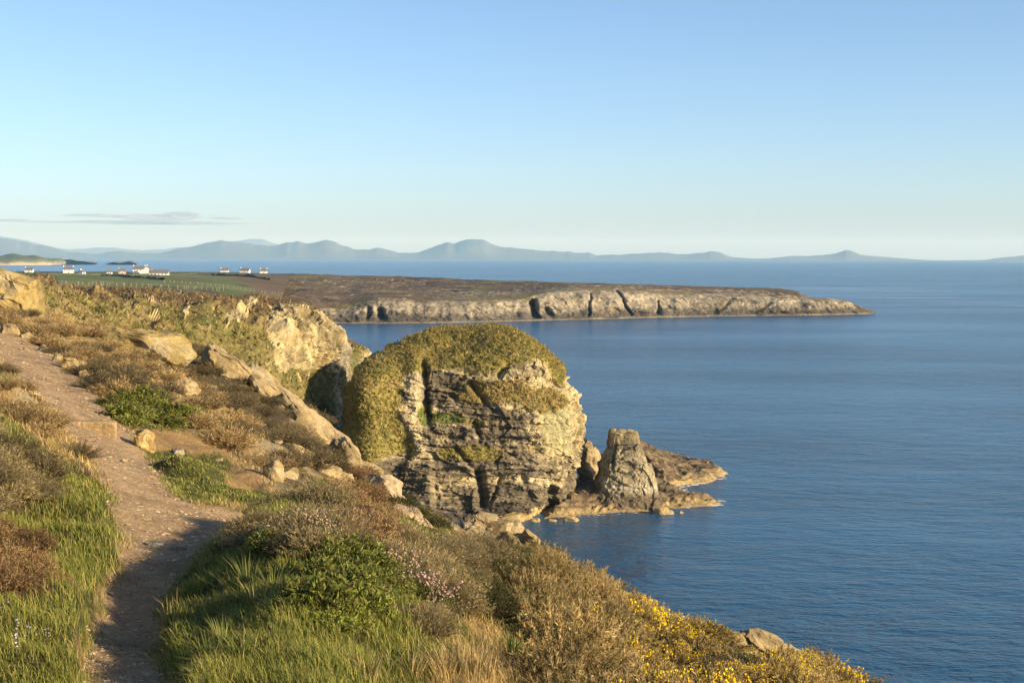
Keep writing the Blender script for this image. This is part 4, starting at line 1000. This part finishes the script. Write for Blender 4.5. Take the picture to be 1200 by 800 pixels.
CAND = ground_samples(26000, -0.40, 0.40, 8.5, 76, VR)
CZ = zone_at(CAND); CPX, CPY = proj(CAND); NEARPATH = pathness(CPX, CPY) > -np.clip(160 / CAND[:, 1], 4, 12); CZ[NEARPATH] = Z_PATH
def scatter(mask, count, kind, mind, size, name, label, cat, group, flat=1.0, taken=None, marks=()):
    idx = np.flatnonzero(mask); VR.shuffle(idx); got = [] if taken is None else taken; k = 0
    for i in idx:
        if k >= count: break
        p = CAND[i]; md = mind * (0.6 + 0.4 * p[1] / 20)
        if got and np.min(np.hypot(*(np.array(got)[:, :2] - p[:2]).T)) < md: continue
        got.append(p); k += 1
        s = VR.uniform(*size) * (1.0 if p[1] < 30 else 1.25)
        kk = kind if isinstance(kind, str) else kind[VR.integers(len(kind))]
        lb, gp = label, group
        if marks:                     # name the landmark it grows beside
            q = min(marks, key=lambda m: np.hypot(CPX[i] - m[0], CPY[i] - m[1])); lb = f'{label} {q[2]}'; gp = f'{group} {q[2]}'
        plant(name, kk, p, s, lb, cat, gp, flat)
    return got
IN = lambda x0, x1, y0, y1: (CPX > x0) & (CPX < x1) & (CPY > y0) & (CPY < y1)
# gorse on the seaward slope
yel = IN(680, 1060, 680, 900)
scatter((CZ == Z_GORSE) & ~NEARPATH & yel & ~((CPX > 845) & (CPY < 782)) & (CPX + VR.normal(0, 25, len(CPX)) > 700), 105, 'yellow_gorse', 0.40, (0.7, 1.05), 'gorse_bush', 'tan spiny gorse bush with yellow flowers', 'gorse bush', 'flowering gorse', marks=[(710, 720, 'next to the dry brown gorse'), (830, 760, 'in the middle of the gorse bank'), (890, 760, 'in front of the pale rounded edge rock'), (990, 810, 'by the flat tan rock at the low end')])
scatter((CZ == Z_GORSE) & (CPX > 610) & (CPX < 705), 46, 'gorse', 0.40, (0.8, 1.25), 'gorse_bush', 'dry brown spiny gorse bush', 'gorse bush', 'dry gorse', marks=[(640, 670, 'just behind the cracked pale boulder'), (720, 690, 'on the brink above open water'), (640, 740, 'beside the dark green gorse'), (720, 790, 'above the upright green tussocks')])
scatter((CZ == Z_GORSE) & (CPX < 680), 34, 'dark_gorse', 0.38, (0.6, 0.95), 'gorse_bush', 'gorse bush in dark green that stands in for shade in the dip beside the brown gorse', 'gorse bush', 'dark green gorse bushes')  # dark leaf colour stands in for the shadow massed between the gorse bushes
# heather
scatter((CZ == Z_HEATH) & IN(240, 620, 570, 790), 150, ('grey_heather', 'heather', 'grey_heather'), 0.26, (0.75, 1.2), 'heather_clump', 'grey-brown heather clump', 'heather', 'mound heather', marks=[(270, 640, 'at the bend of the path'), (370, 620, 'around the small thrift patch on the mound'), (440, 620, 'under the russet heather'), (480, 690, 'along the pink thrift strip'), (560, 665, 'below the domed pale boulder'), (560, 750, 'next to the straw tussocks')])
scatter((CZ == Z_HEATH) & (CPX < 110) & (CPY > 470), 70, ('grey_heather', 'grey_heather', 'heather'), 0.30, (0.8, 1.3), 'heather_clump', 'grey twiggy heather clump on the bank', 'heather', 'bank heather', marks=[(30, 510, 'below the straw grass strip'), (60, 570, 'at the edge of the green verge'), (10, 600, 'above the russet clumps')])
scatter((CZ == Z_HEATH) & (CPX > 80) & (CPY < 570), 70, 'heather', 0.75, (1.0, 1.8), 'heather_clump', 'dark brown heather cushion', 'heather', 'heather cushions', 0.75, marks=[(150, 460, 'on the bank above the path step'), (240, 430, 'between the brink slabs'), (290, 470, 'inside the upper part of the long rock rib'), (360, 530, 'inside the lower part of the long rock rib')])
scatter((CZ == Z_RED) & (CPX < 120), 26, 'russet', 0.24, (0.6, 0.95), 'russet_clump', 'russet dead heather clump on the bank above green grass', 'heather', 'russet clumps on the bank')
scatter((CZ == Z_RED) & (CPX > 300), 40, 'russet', 0.26, (0.9, 1.35), 'russet_clump', 'russet dead heather clump on top of the mound', 'heather', 'russet clumps on the mound')
scatter((CZ == Z_LEAFY), 26, 'leafy', 0.26, (0.7, 1.2), 'bilberry_clump', 'bright green leafy clump among heather on the mound', 'shrub', 'bright green leafy clumps')
scatter(((CZ == Z_MIX) | (CZ == Z_STRAW)) & (CPX < 460) & (CPY < 580), 150, ('straw_bush', 'straw_bush', 'heather'), 0.6, (0.7, 1.5), 'dry_clump', 'straw-coloured dry clump', 'shrub', 'dry clumps', 0.8, marks=[(70, 400, 'under the big golden rock wedge'), (150, 410, 'in front of the broad golden slab'), (214, 455, 'around the pale flat-topped boulder'), (270, 460, 'below the slanting brink slab'), (330, 510, 'beside the long pale rock rib'), (290, 560, 'by the orange soil scar'), (130, 480, 'beside the path step'), (380, 560, 'where the rock rib ends')])
scatter((CZ == Z_GREEN) & (CPX < 230) & (CPX > 120) & (CPY < 530), 9, 'leafy', 0.5, (1.3, 2.2), 'green_shrub', 'low green bush on the bank above the path step', 'shrub', 'green bushes by the step', 0.8)
scatter((CZ == Z_GREEN) & (CPX > 440) & (CPX < 560) & (CPY < 660), 6, 'dark_gorse', 0.5, (0.6, 0.9), 'gorse_bush', 'low green bush on the turf below the russet heather', 'shrub', 'green bushes on the seaward turf', 0.8)

# grass: tufts of tapering bent blades, gathered into one mass per kind
def grass_mesh(name, pts, nb, hlo, hhi, pal, lean=0.5, wid=1.0, seed=0):
    rg = np.random.default_rng(seed); n = len(pts) * nb
    c = np.repeat(pts, nb, 0); D = c[:, 1]
    sp = 0.055 * (0.7 + D / 30)
    c = c.copy(); c[:, :2] += rg.normal(size=(n, 2)) * sp[:, None]; c[:, 2] = hz(c[:, 0], c[:, 1]) - 0.01
    th = np.repeat(rg.uniform(0.75, 1.3, len(pts)), nb)
    h = rg.uniform(hlo, hhi, n) * th * (1.0 - 0.5 * ss(14, 24, D))
    az = rg.uniform(0, 2 * math.pi, n); ln = np.abs(rg.normal(0.0, lean, n)) + 0.08
    dx, dy = np.cos(az) * ln - 0.16, np.sin(az) * ln + 0.06
    w = np.maximum(0.0028, D * 0.00026) * wid * rg.uniform(0.7, 1.3, n)
    fa = az + math.pi / 2 + rg.normal(0, 0.7, n); wx, wy = np.cos(fa) * w, np.sin(fa) * w
    mid = c + np.stack([dx * h * 0.35, dy * h * 0.35, h * 0.58], -1)
    tip = c + np.stack([dx * h * 1.05, dy * h * 1.05, h * np.maximum(0.25, 1 - 0.35 * ln)], -1)
    s = np.stack([wx, wy, 0 * wx], -1)
    V = np.stack([c - s, c + s, mid + s * 0.8, mid - s * 0.8, tip], 1).reshape(-1, 3)
    b = np.arange(n)[:, None] * 5
    F = [b + np.array([[0, 1, 2, 3]]), b + np.array([[3, 2, 4]])]
    pal = np.array(pal); tc = np.repeat(pal[rg.integers(0, len(pal), len(pts))], nb, 0)
    oc = pal[rg.integers(0, len(pal), n)]; cc = (tc * 0.6 + oc * 0.4) * rg.uniform(0.7, 1.3, (n, 1))
    C = np.repeat(cc, 5, 0).reshape(n, 5, 3); C[:, 4] *= 1.15
    return make_mesh(name, V, F, C.reshape(-1, 3), smooth=False)
GC = ground_samples(70000, -0.39, 0.40, 8.5, 74, VR); GZN = zone_at(GC); gpx, gpy = proj(GC)
lush = GC[(GZN == Z_GREEN) | ((GZN == Z_LEAFY) & (VR.random(len(GC)) < 0.5))]
add('grass', grass_mesh('grass', lush[:12500], 10, 0.05, 0.15, [(0.17, 0.205, 0.034), (0.245, 0.265, 0.045), (0.13, 0.165, 0.03), (0.31, 0.285, 0.07), (0.38, 0.305, 0.11)], lean=0.65, seed=1), M_grass, kind='stuff', label='bright green grass on the banks and the mound', cat='grass')
dry = GC[np.isin(GZN, [Z_STRAW, Z_MIX]) & (VR.random(len(GC)) < 0.62)]
add('dry_grass', grass_mesh('dry_grass', dry[:9500], 7, 0.09, 0.24, [(0.54, 0.38, 0.16), (0.62, 0.45, 0.20), (0.46, 0.31, 0.12), (0.34, 0.24, 0.09), (0.26, 0.22, 0.07)], lean=0.75, seed=2), M_grass, kind='stuff', label='straw-coloured dry grass on the slope', cat='grass')
thin = GC[np.isin(GZN, [Z_HEATH, Z_RED, Z_GORSE, Z_ROCKY]) & (VR.random(len(GC)) < 0.25)]
add('rough_grass', grass_mesh('rough_grass', thin[:4200], 6, 0.10, 0.26, [(0.20, 0.17, 0.06), (0.15, 0.16, 0.045), (0.30, 0.22, 0.10)], seed=3), M_grass, kind='stuff', label='sparse rough grass between the heather and gorse', cat='grass')


# loose stones trodden into the path, too many to count
def build_gravel():
    rg = np.random.default_rng(77); c = ground_samples(60000, -0.40, -0.12, 9.5, 52, rg)
    px, py = proj(c); c = c[pathness(px, py) > -3.0][:4200]; n = len(c)
    O = np.array([[1, 0, 0], [-1, 0, 0], [0, 1, 0], [0, -1, 0], [0, 0, 0.6], [0.6, 0.6, 0.35], [-0.6, 0.5, 0.4], [0.5, -0.6, 0.4], [-0.5, -0.6, 0.3]], float)
    T = np.array([[0, 5, 4], [5, 2, 4], [2, 6, 4], [6, 1, 4], [1, 8, 4], [8, 3, 4], [3, 7, 4], [7, 0, 4]])
    sz = np.exp(rg.normal(math.log(0.011), 0.5, n)) * (0.6 + c[:, 1] / 30)
    a = rg.uniform(0, 6.28, n); R = np.stack([np.stack([np.cos(a), -np.sin(a)], -1), np.stack([np.sin(a), np.cos(a)], -1)], 1)
    V = O[None] * rg.uniform(0.7, 1.3, (n, 9, 3)) * sz[:, None, None]
    V[..., :2] = np.einsum('nij,nkj->nki', R, V[..., :2]) * np.array([1.25, 0.9]); V += c[:, None] + np.array([0, 0, -0.002])
    F = (T[None] + (np.arange(n) * 9)[:, None, None]).reshape(-1, 3)
    C = np.repeat(np.array([(0.42, 0.30, 0.175), (0.36, 0.255, 0.145), (0.47, 0.36, 0.22), (0.24, 0.17, 0.10)])[rg.integers(0, 4, n)] * rg.uniform(0.8, 1.2, (n, 1)), 9, 0)
    add('gravel', make_mesh('gravel', V.reshape(-1, 3), F, C, smooth=False), M_grit, kind='stuff', label='small loose stones on the earth path', cat='gravel')
M_grit = land_mat('grit', [9.0], [], amp=0.25)
build_gravel()
# wash of foam where the swell meets the ledges
def build_foam():
    rg = np.random.default_rng(13); t = NT('foam'); t.b.inputs['Base Color'].default_value = (0.78, 0.8, 0.8, 1); t.b.inputs['Roughness'].default_value = 0.9
    Vs, Fs, n = [], [], 0
    def seg(pts, dens, spread, smin, smax):
        nonlocal n
        w = np.array([S(*p) for p in pts])
        for k in range(len(w) - 1):
            L = np.linalg.norm(w[k + 1] - w[k])
            for _ in range(int(L * dens)):
                f = rg.random(); c = w[k] * (1 - f) + w[k + 1] * f
                if noise(np.array([[c[0] / 5, c[1] / 5, 1.5]]), 9)[0] < -0.15: continue
                c = c + np.array([rg.normal(0, spread), -abs(rg.normal(0, spread)), 0.06 + rg.uniform(0, 0.03)])
                m = 7; a = np.linspace(0, 6.283, m, endpoint=False); r = rg.uniform(smin, smax) * rg.uniform(0.5, 1.2, m)
                Vs.append(np.stack([c[0] + np.cos(a) * r * 1.9, c[1] + np.sin(a) * r, np.full(m, c[2])], -1)); Fs.append(np.stack([np.full(m - 2, n), n + np.arange(1, m - 1), n + np.arange(2, m)], -1)); n += m
    seg([(800, 594.5), (846, 591.5), (848, 587), (824, 582), (802, 577), (797, 570)], 1.6, 0.7, 0.15, 0.6)
    seg([(797, 570), (830, 565.5), (849, 557)], 1.6, 0.8, 0.15, 0.6)
    seg([(640, 609.5), (665, 606), (735, 601.5), (765, 599), (800, 594.5)], 0.5, 0.4, 0.1, 0.3)
    add('sea_foam', make_mesh('sea_foam', np.concatenate(Vs), np.concatenate(Fs), smooth=False), t.m, kind='stuff', label='thin white wash of foam around the rock ledges', cat='foam')
build_foam()
# longer tussocks one can pick out
def tussock(px, py, n, h, pal, label, seed, group=None):
    g = hit(px, py); rg = np.random.default_rng(seed)
    az = rg.uniform(0, 6.283, n); r = rg.uniform(0, 0.09, n); hh = rg.uniform(0.6, 1.1, n) * h; ln = rg.uniform(0.15, 0.95, n)
    c = np.stack([np.cos(az) * r, np.sin(az) * r, 0 * r - 0.02], -1); w = 0.0042 * rg.uniform(0.7, 1.4, n)
    out = np.stack([np.cos(az), np.sin(az), 0 * az], -1); s = np.stack([-np.sin(az) * w, np.cos(az) * w, 0 * az], -1)
    rows = []
    for t in (0, 0.35, 0.7, 1.0):
        rows.append(c + out * (ln * hh * t ** 1.8)[:, None] + np.array([0, 0, 1]) * (hh * (t - 0.35 * ln * t * t))[:, None])
    V = np.stack([rows[0] - s, rows[0] + s, rows[1] + s, rows[1] - s, rows[2] + s * 0.7, rows[2] - s * 0.7, rows[3]], 1).reshape(-1, 3)
    b = np.arange(n)[:, None] * 7
    F = [b + np.array([[0, 1, 2, 3]]), b + np.array([[3, 2, 4, 5]]), b + np.array([[5, 4, 6]])]
    pal = np.array(pal); C = np.repeat(pal[rg.integers(0, len(pal), n)] * rg.uniform(0.75, 1.25, (n, 1)), 7, 0)
    add('grass_tussock', make_mesh('grass_tussock', V, F, C, smooth=False), M_grass, label=label, cat='grass', group=group, loc=tuple(g))
GP = [(0.15, 0.18, 0.04), (0.22, 0.23, 0.06), (0.11, 0.14, 0.03), (0.32, 0.27, 0.11)]
SP = [(0.44, 0.33, 0.16), (0.36, 0.26, 0.12), (0.26, 0.22, 0.09)]
for k, (px, py, h) in enumerate(((290, 695, .42), (300, 715, .36), (275, 700, .34), (320, 700, .34), (262, 765, .32), (285, 775, .30), (245, 775, .28))):
    tussock(px, py, 70, h, GP, 'long pale-green grass tussock on the shaded flank of the mound', 700 + k, 'long grass tussocks on the mound flank')
for k, (px, py, h) in enumerate(((600, 748, .36), (612, 740, .32), (668, 795, .38), (685, 790, .34), (600, 770, .3))):
    tussock(px, py, 60, h, [(0.10, 0.15, 0.035), (0.14, 0.19, 0.05), (0.08, 0.12, 0.03)], 'upright dark green grass tussock at the foot of the gorse', 740 + k, 'grass tussocks below the gorse')
for k, (px, py, h) in enumerate(((540, 790, .42), (555, 800, .45), (520, 795, .36), (480, 790, .3), (570, 795, .36), (430, 795, .26))):
    tussock(px, py, 34, h, SP, 'tall straw-coloured grass tussock below the mound', 770 + k, 'straw tussocks below the mound')

# thrift and squill
def heads(seed, n, R, hlo, hhi, r, pal, spikes=10):
    rg = np.random.default_rng(seed); V, F = ICO[2]; Vs = []; Fs = []; Cs = []; Sv = []; Sc = []
    V = V[:42]; F = np.array(_ico(1)[1]); V = _ico(1)[0]; F = _ico(1)[1]
    for k in range(n):
        a = rg.uniform(0, 6.283); q = R * math.sqrt(rg.random()); h = rg.uniform(hlo, hhi)
        c = np.array([math.cos(a) * q * 1.1, math.sin(a) * q * 1.1, h]); b = np.array([c[0] * 0.8, c[1] * 0.8, 0.0])
        Fs.append(F + len(V) * k); Vs.append(c + V * r * rg.uniform(0.75, 1.2) * np.array([1, 1, 0.75])); Cs.append(np.repeat([np.array(pal[rg.integers(len(pal))]) * rg.uniform(0.85, 1.1)], len(V), 0))
        s = np.array([0.0022, 0, 0]); Sv.append(np.array([b - s, b + s, c])); Sc.append(np.repeat([[0.16, 0.15, 0.06]], 3, 0))
    sv = np.concatenate(Sv)
    return (np.concatenate(Vs), np.concatenate(Fs), np.concatenate(Cs)), (sv, np.arange(len(sv)).reshape(-1, 3), np.concatenate(Sc))
THR = []
for k in range(3):
    hb, sb = heads(800 + k, 15, 0.14, 0.06, 0.13, 0.013, [(0.52, 0.33, 0.31), (0.58, 0.40, 0.37), (0.44, 0.28, 0.26), (0.40, 0.30, 0.22)])
    a, b = twig_bush(830 + k, 120, 0.14, 0.06, 3, 0.03, 0.0025, 0.002, [(0.10, 0.12, 0.04)], pal_leaf=[(0.12, 0.15, 0.04), (0.17, 0.17, 0.06)])
    ms = [('blossom', make_mesh('blossom', *hb)), ('stem', make_mesh('stem', *sb, smooth=False)), ('foliage', make_mesh('foliage', *b, smooth=False))]
    for _, m in ms: m.materials.append(M_leaf)
    THR.append(ms)
PROT['thrift'] = THR
rg = np.random.default_rng(31)
for t in np.linspace(0, 1, 44):
    px = 446 + 76 * t + rg.normal(0, 5); py = 652 + 74 * t ** 1.15 + rg.normal(0, 5)
    plant('thrift_clump', 'thrift', hit(px, py) + np.array([0, 0, 0.10]), rg.uniform(0.8, 1.2), 'pink thrift clump in the flower strip along the mound edge', 'thrift', 'pink thrift strip on the mound')
for px, py in ((368, 630), (376, 634), (384, 640), (362, 626), (378, 627)):
    plant('thrift_clump', 'thrift', hit(px, py) + np.array([0, 0, 0.16]), rg.uniform(0.8, 1.1), 'pink thrift clump among grey heather on top of the mound', 'thrift', 'pink thrift on top of the mound')
for px, py in ((570, 640), (578, 644), (430, 566), (438, 570), (462, 592)):
    plant('thrift_clump', 'thrift', hit(px, py) + np.array([0, 0, 0.06]), rg.uniform(1.0, 1.4), 'faded pink thrift clump near the pale rocks of the brink', 'thrift', 'thrift by the brink rocks')
SQ = []
for k in range(2):
    hb, sb = heads(860 + k, 5, 0.05, 0.08, 0.16, 0.009, [(0.42, 0.44, 0.55), (0.52, 0.53, 0.60)])
    ms = [('blossom', make_mesh('blossom', *hb)), ('stem', make_mesh('stem', *sb, smooth=False))]
    for _, m in ms: m.materials.append(M_leaf)
    SQ.append(ms)
PROT['squill'] = SQ
for px, py in ((4, 700), (5, 726), (16, 748), (24, 758), (40, 756), (50, 762), (28, 772)):
    plant('squill_plant', 'squill', hit(px, py) + np.array([0, 0, 0.05]), 1.0, 'pale lilac squill flowers in green grass on the bank', 'flower', 'squill on the bank')

# ------------------------------------------------------------------ farmhouses on the plateau
M_wall = plain('white_render', (0.78, 0.76, 0.71)); M_roof = plain('slate_roof', (0.13, 0.12, 0.12)); M_win = plain('dark_pane', (0.03, 0.035, 0.04), 0.2); M_door = plain('dark_door', (0.10, 0.07, 0.05))
M_stone = plain('stone_wall', (0.24, 0.20, 0.15)); M_tan = plain('tan_render', (0.50, 0.38, 0.26)); M_shed = plain('shed_cladding', (0.62, 0.62, 0.60)); M_hedge = plain('hedge', (0.07, 0.065, 0.03), 0.9, 0.5, 0.3)
def box(x0, x1, y0, y1, z0, z1):
    V = np.array([(x, y, z) for z in (z0, z1) for x, y in ((x0, y0), (x1, y0), (x1, y1), (x0, y1))], float)
    return V, np.array([[3, 2, 1, 0], [4, 5, 6, 7], [0, 1, 5, 4], [1, 2, 6, 5], [2, 3, 7, 6], [3, 0, 4, 7]])
def bxm(name, *a): V, F = box(*a); return make_mesh(name, V, F, smooth=False)
def house(px, py, w, d, h, label, rot=0.0, wall=None, chim=2, nwin=4, name='farmhouse', cat='house', group=None, roofh=None):
    g = farm_point(px, py); o = add(name, None, label=label, cat=cat, group=group, loc=(g[0], g[1], g[2] - 0.6), rot=(0, 0, rot))
    rh = roofh or d * 0.42
    V = [(-w/2, -d/2, 0), (w/2, -d/2, 0), (w/2, d/2, 0), (-w/2, d/2, 0), (-w/2, -d/2, h), (w/2, -d/2, h), (w/2, d/2, h), (-w/2, d/2, h), (-w/2, 0, h + rh), (w/2, 0, h + rh)]
    me = make_mesh('wall', V, [np.array([[0, 1, 5, 4], [2, 3, 7, 6]]), np.array([[1, 2, 6], [1, 6, 9], [1, 9, 5], [3, 0, 4], [3, 4, 8], [3, 8, 7]])], smooth=False)
    add('wall', me, wall or M_wall, o)
    e = 0.35; t = 0.22
    rv = []
    for sx in (-w/2 - e, w/2 + e):
        rv += [(sx, -d/2 - e, h - 0.15), (sx, 0, h + rh + t), (sx, d/2 + e, h - 0.15), (sx, -d/2 - e, h - 0.15 + t), (sx, 0, h + rh + 2 * t), (sx, d/2 + e, h - 0.15 + t)]
    rf = np.array([[0, 6, 7, 1], [1, 7, 8, 2], [3, 4, 10, 9], [4, 5, 11, 10], [0, 3, 9, 6], [2, 8, 11, 5], [0, 1, 4, 3], [1, 2, 5, 4], [6, 9, 10, 7], [7, 10, 11, 8]])
    r = add('roof', make_mesh('roof', rv, rf, smooth=False), M_roof, o)
    for k in range(chim):
        cx = (-1 if k == 0 else 1) * (w / 2 - 0.6); add('chimney', bxm('chimney', cx - 0.5, cx + 0.5, -0.4, 0.4, h + rh - 0.5, h + rh + 1.5), wall or M_wall, r)
    add('door', bxm('door', -0.55, 0.55, -d/2 - 0.05, -d/2 + 0.1, 0, 2.1), M_door, o)
    for k in range(nwin):
        x = (k - (nwin - 1) / 2) * w / (nwin + 0.4)
        if abs(x) < 1.0 and h < 4: continue
        add('window', bxm('window', x - 0.5, x + 0.5, -d/2 - 0.04, -d/2 + 0.1, h - 1.7, h - 0.5), M_win, o)
house(80.5, 319.6, 12, 7, 4.6, 'white farmhouse with two chimneys on the field edge beside a low shed', 0.25)
house(96.5, 322.0, 5.5, 5, 3.2, 'small white gabled cottage standing alone in the green field', 1.2, chim=1, nwin=2)
house(34, 319.0, 10, 6, 3.6, 'pale cottage half hidden above the golden rock wedge', 0.1, chim=1)
house(143, 321.0, 8, 6, 3.8, 'tan cottage next to the large white farmstead', 0.3, M_tan, 1)
house(163, 320.6, 14, 8, 5.6, 'large white farmstead with tall chimney stacks', 0.15)
house(173, 320.6, 6, 9, 5.4, 'white gabled wing beside the large farmstead', 1.5, chim=1, nwin=2)
house(187, 322.3, 20, 7, 2.8, 'long low white barn beyond the large farmstead', 0.1, M_shed, 0, 5, 'barn', 'barn')
house(128, 321.6, 6, 5, 3.0, 'little white outbuilding between the lone cottage and the tan one', 0.4, chim=0, nwin=2, name='outbuilding', cat='outbuilding')
house(263, 319.8, 11, 7, 4.0, 'white bungalow by itself with a dark roof at the edge of the moor', 0.1, chim=1)
house(287, 319.4, 13, 7, 3.4, 'white cottage with a pale extension near the moor edge', -0.1, chim=1)
house(309, 319.8, 10, 7, 3.6, 'white cottage with a dark roof standing highest on the moor edge', 0.15, chim=2)
def field_wall(a, b, label, h=1.3, t=0.7, mat=None, name='field_wall', cat='wall'):
    n = 60; ia, ib = np.array(farm_index(*a), float), np.array(farm_index(*b), float)
    tt = np.linspace(0, 1, n)[:, None]; ij = ia + (ib - ia) * tt; i0 = ij.astype(int); f = ij - i0; i1 = np.minimum(i0 + 1, np.array(FARM.shape[:2]) - 1)
    pts = (FARM[i0[:, 0], i0[:, 1]] * ((1 - f[:, 0]) * (1 - f[:, 1]))[:, None] + FARM[i1[:, 0], i0[:, 1]] * (f[:, 0] * (1 - f[:, 1]))[:, None]
           + FARM[i0[:, 0], i1[:, 1]] * ((1 - f[:, 0]) * f[:, 1])[:, None] + FARM[i1[:, 0], i1[:, 1]] * (f[:, 0] * f[:, 1])[:, None])
    zz = pts[:, 2]
    d = pts[-1] - pts[0]; nx, ny = -d[1], d[0]; L = math.hypot(nx, ny); nx, ny = nx / L * t / 2, ny / L * t / 2
    hh = h * (0.75 + 0.5 * noise(pts / 9.0, 3) + 0.35 * noise(pts / 3.0, 4))
    V = np.concatenate([np.stack([pts[:, 0] + s * nx, pts[:, 1] + s * ny, zz + (hh if top else -1.5)], -1)[:, None] for s, top in ((-1, 0), (-.8, 1), (.8, 1), (1, 0))], 1).reshape(-1, 3)
    add(name, make_mesh(name, V, grid_faces(n, 4, wrap=True), smooth=False), mat or M_stone, label=label, cat=cat)
def fence(a, b, n, label):
    ia, ib = np.array(farm_index(*a), float), np.array(farm_index(*b), float)
    o = add('field_fence', None, label=label, cat='fence', loc=tuple(FARM[int(ia[0]), int(ia[1])])); me = bxm('post', -0.13, 0.13, -0.1, 0.1, -0.6, 1.35); me.materials.append(M_post)
    base = np.array(o.location); pts = []
    for k in range(n):
        i, j = (ia + (ib - ia) * k / (n - 1)).astype(int); p = FARM[i, j] - base + np.array([VR.normal(0, .6), VR.normal(0, .6), 0])
        add('post', me, None, o, loc=tuple(p)); pts.append(p)
    pts = np.array(pts); V = np.concatenate([pts + np.array([0, 0, 1.15]), pts + np.array([0, 0, 1.19])]); i = np.arange(n - 1)
    add('wire', make_mesh('wire', V, np.stack([i, i + 1, i + 1 + n, i + n], -1), smooth=False), M_post, o)
M_post = plain('weathered_post', (0.24, 0.20, 0.15))
fence((70, 333), (262, 341), 46, 'line of pale fence posts along the brow above the cove')
fence((190, 331), (335, 346), 30, 'line of pale fence posts running down towards the moor')
field_wall((250, 322.5), (315, 328), 'dark hedge bank sloping away from the white bungalow', 2.4, 3.0, M_hedge, 'hedge_bank', 'hedge')
field_wall((120, 324), (190, 328), 'dark hedge bank in the field below the large farmstead', 2.0, 3.0, M_hedge, 'hedge_bank', 'hedge')
field_wall((40, 322), (230, 321), 'dark hedge bank along the front of the farm buildings', 1.6, 2.5, M_hedge, 'hedge_bank', 'hedge')

# ------------------------------------------------------------------ the one bank of cloud low over the mountains
def build_cloud():
    m = bpy.data.materials.new('thin_cloud'); m.use_nodes = True; nt = m.node_tree; nt.nodes.clear()
    o = nt.nodes.new('ShaderNodeOutputMaterial'); v = nt.nodes.new('ShaderNodeVolumePrincipled')
    v.inputs['Color'].default_value = (0.42, 0.42, 0.50, 1); v.inputs['Density'].default_value = 2.2e-4
    nt.links.new(v.outputs[0], o.inputs['Volume'])
    rg = np.random.default_rng(4); Vs, Fs = [], []; V0, F0 = ICO[4]; n = 0
    D = 98000.0
    for px, py, w, h in ((150, 260.5, 250, 4.0), (205, 262, 200, 3.0), (110, 252.5, 75, 4.0), (140, 254, 60, 3.5), (195, 254, 70, 9.0), (182, 257, 60, 5.0), (215, 251.5, 34, 6.0), (262, 256, 34, 2.5), (5, 258, 60, 3.0)):
        c = P(px, py, D + rg.uniform(-2500, 2500)); k = D / FPX
        V = V0 * np.array([w * k / 2, 2600, h * k / 2])
        q = V0 * np.array([w / 26.0, 2.0, 1.2]) + rg.uniform(0, 50)
        V = V * (1 + 0.45 * fbm(q, 4, 3))[:, None]
        Vs.append(V + c); Fs.append(F0 + n); n += len(V)
    add('cloud', make_mesh('cloud', np.concatenate(Vs), np.concatenate(Fs)), m, kind='stuff', label='thin bank of grey-pink cloud low over the mountains')
build_cloud()
# ------------------------------------------------------------------ sea air between here and the mountains
def build_haze(dens=2.4e-5):
    m = bpy.data.materials.new('sea_haze'); m.use_nodes = True; nt = m.node_tree; nt.nodes.clear()
    o = nt.nodes.new('ShaderNodeOutputMaterial'); v = nt.nodes.new('ShaderNodeVolumePrincipled')
    v.inputs['Color'].default_value = (0.36, 0.68, 1.0, 1); v.inputs['Absorption Color'].default_value = (1, 1, 1, 1); v.inputs['Density'].default_value = dens; v.inputs['Anisotropy'].default_value = 0.0
    nt.links.new(v.outputs[0], o.inputs['Volume'])
    x, y0, y1, z0, z1 = 78000, -78000, 78000, -480, 800
    V = [(-x, y0, z0), (x, y0, z0), (x, y1, z0), (-x, y1, z0), (-x, y0, z1), (x, y0, z1), (x, y1, z1), (-x, y1, z1)]
    F = np.array([[3, 2, 1, 0], [4, 5, 6, 7], [0, 1, 5, 4], [1, 2, 6, 5], [2, 3, 7, 6], [3, 0, 4, 7]])
    add('haze', make_mesh('haze', V, F, smooth=False), m, kind='stuff', label='thin pale blue sea haze')
build_haze()
#FOREGROUND
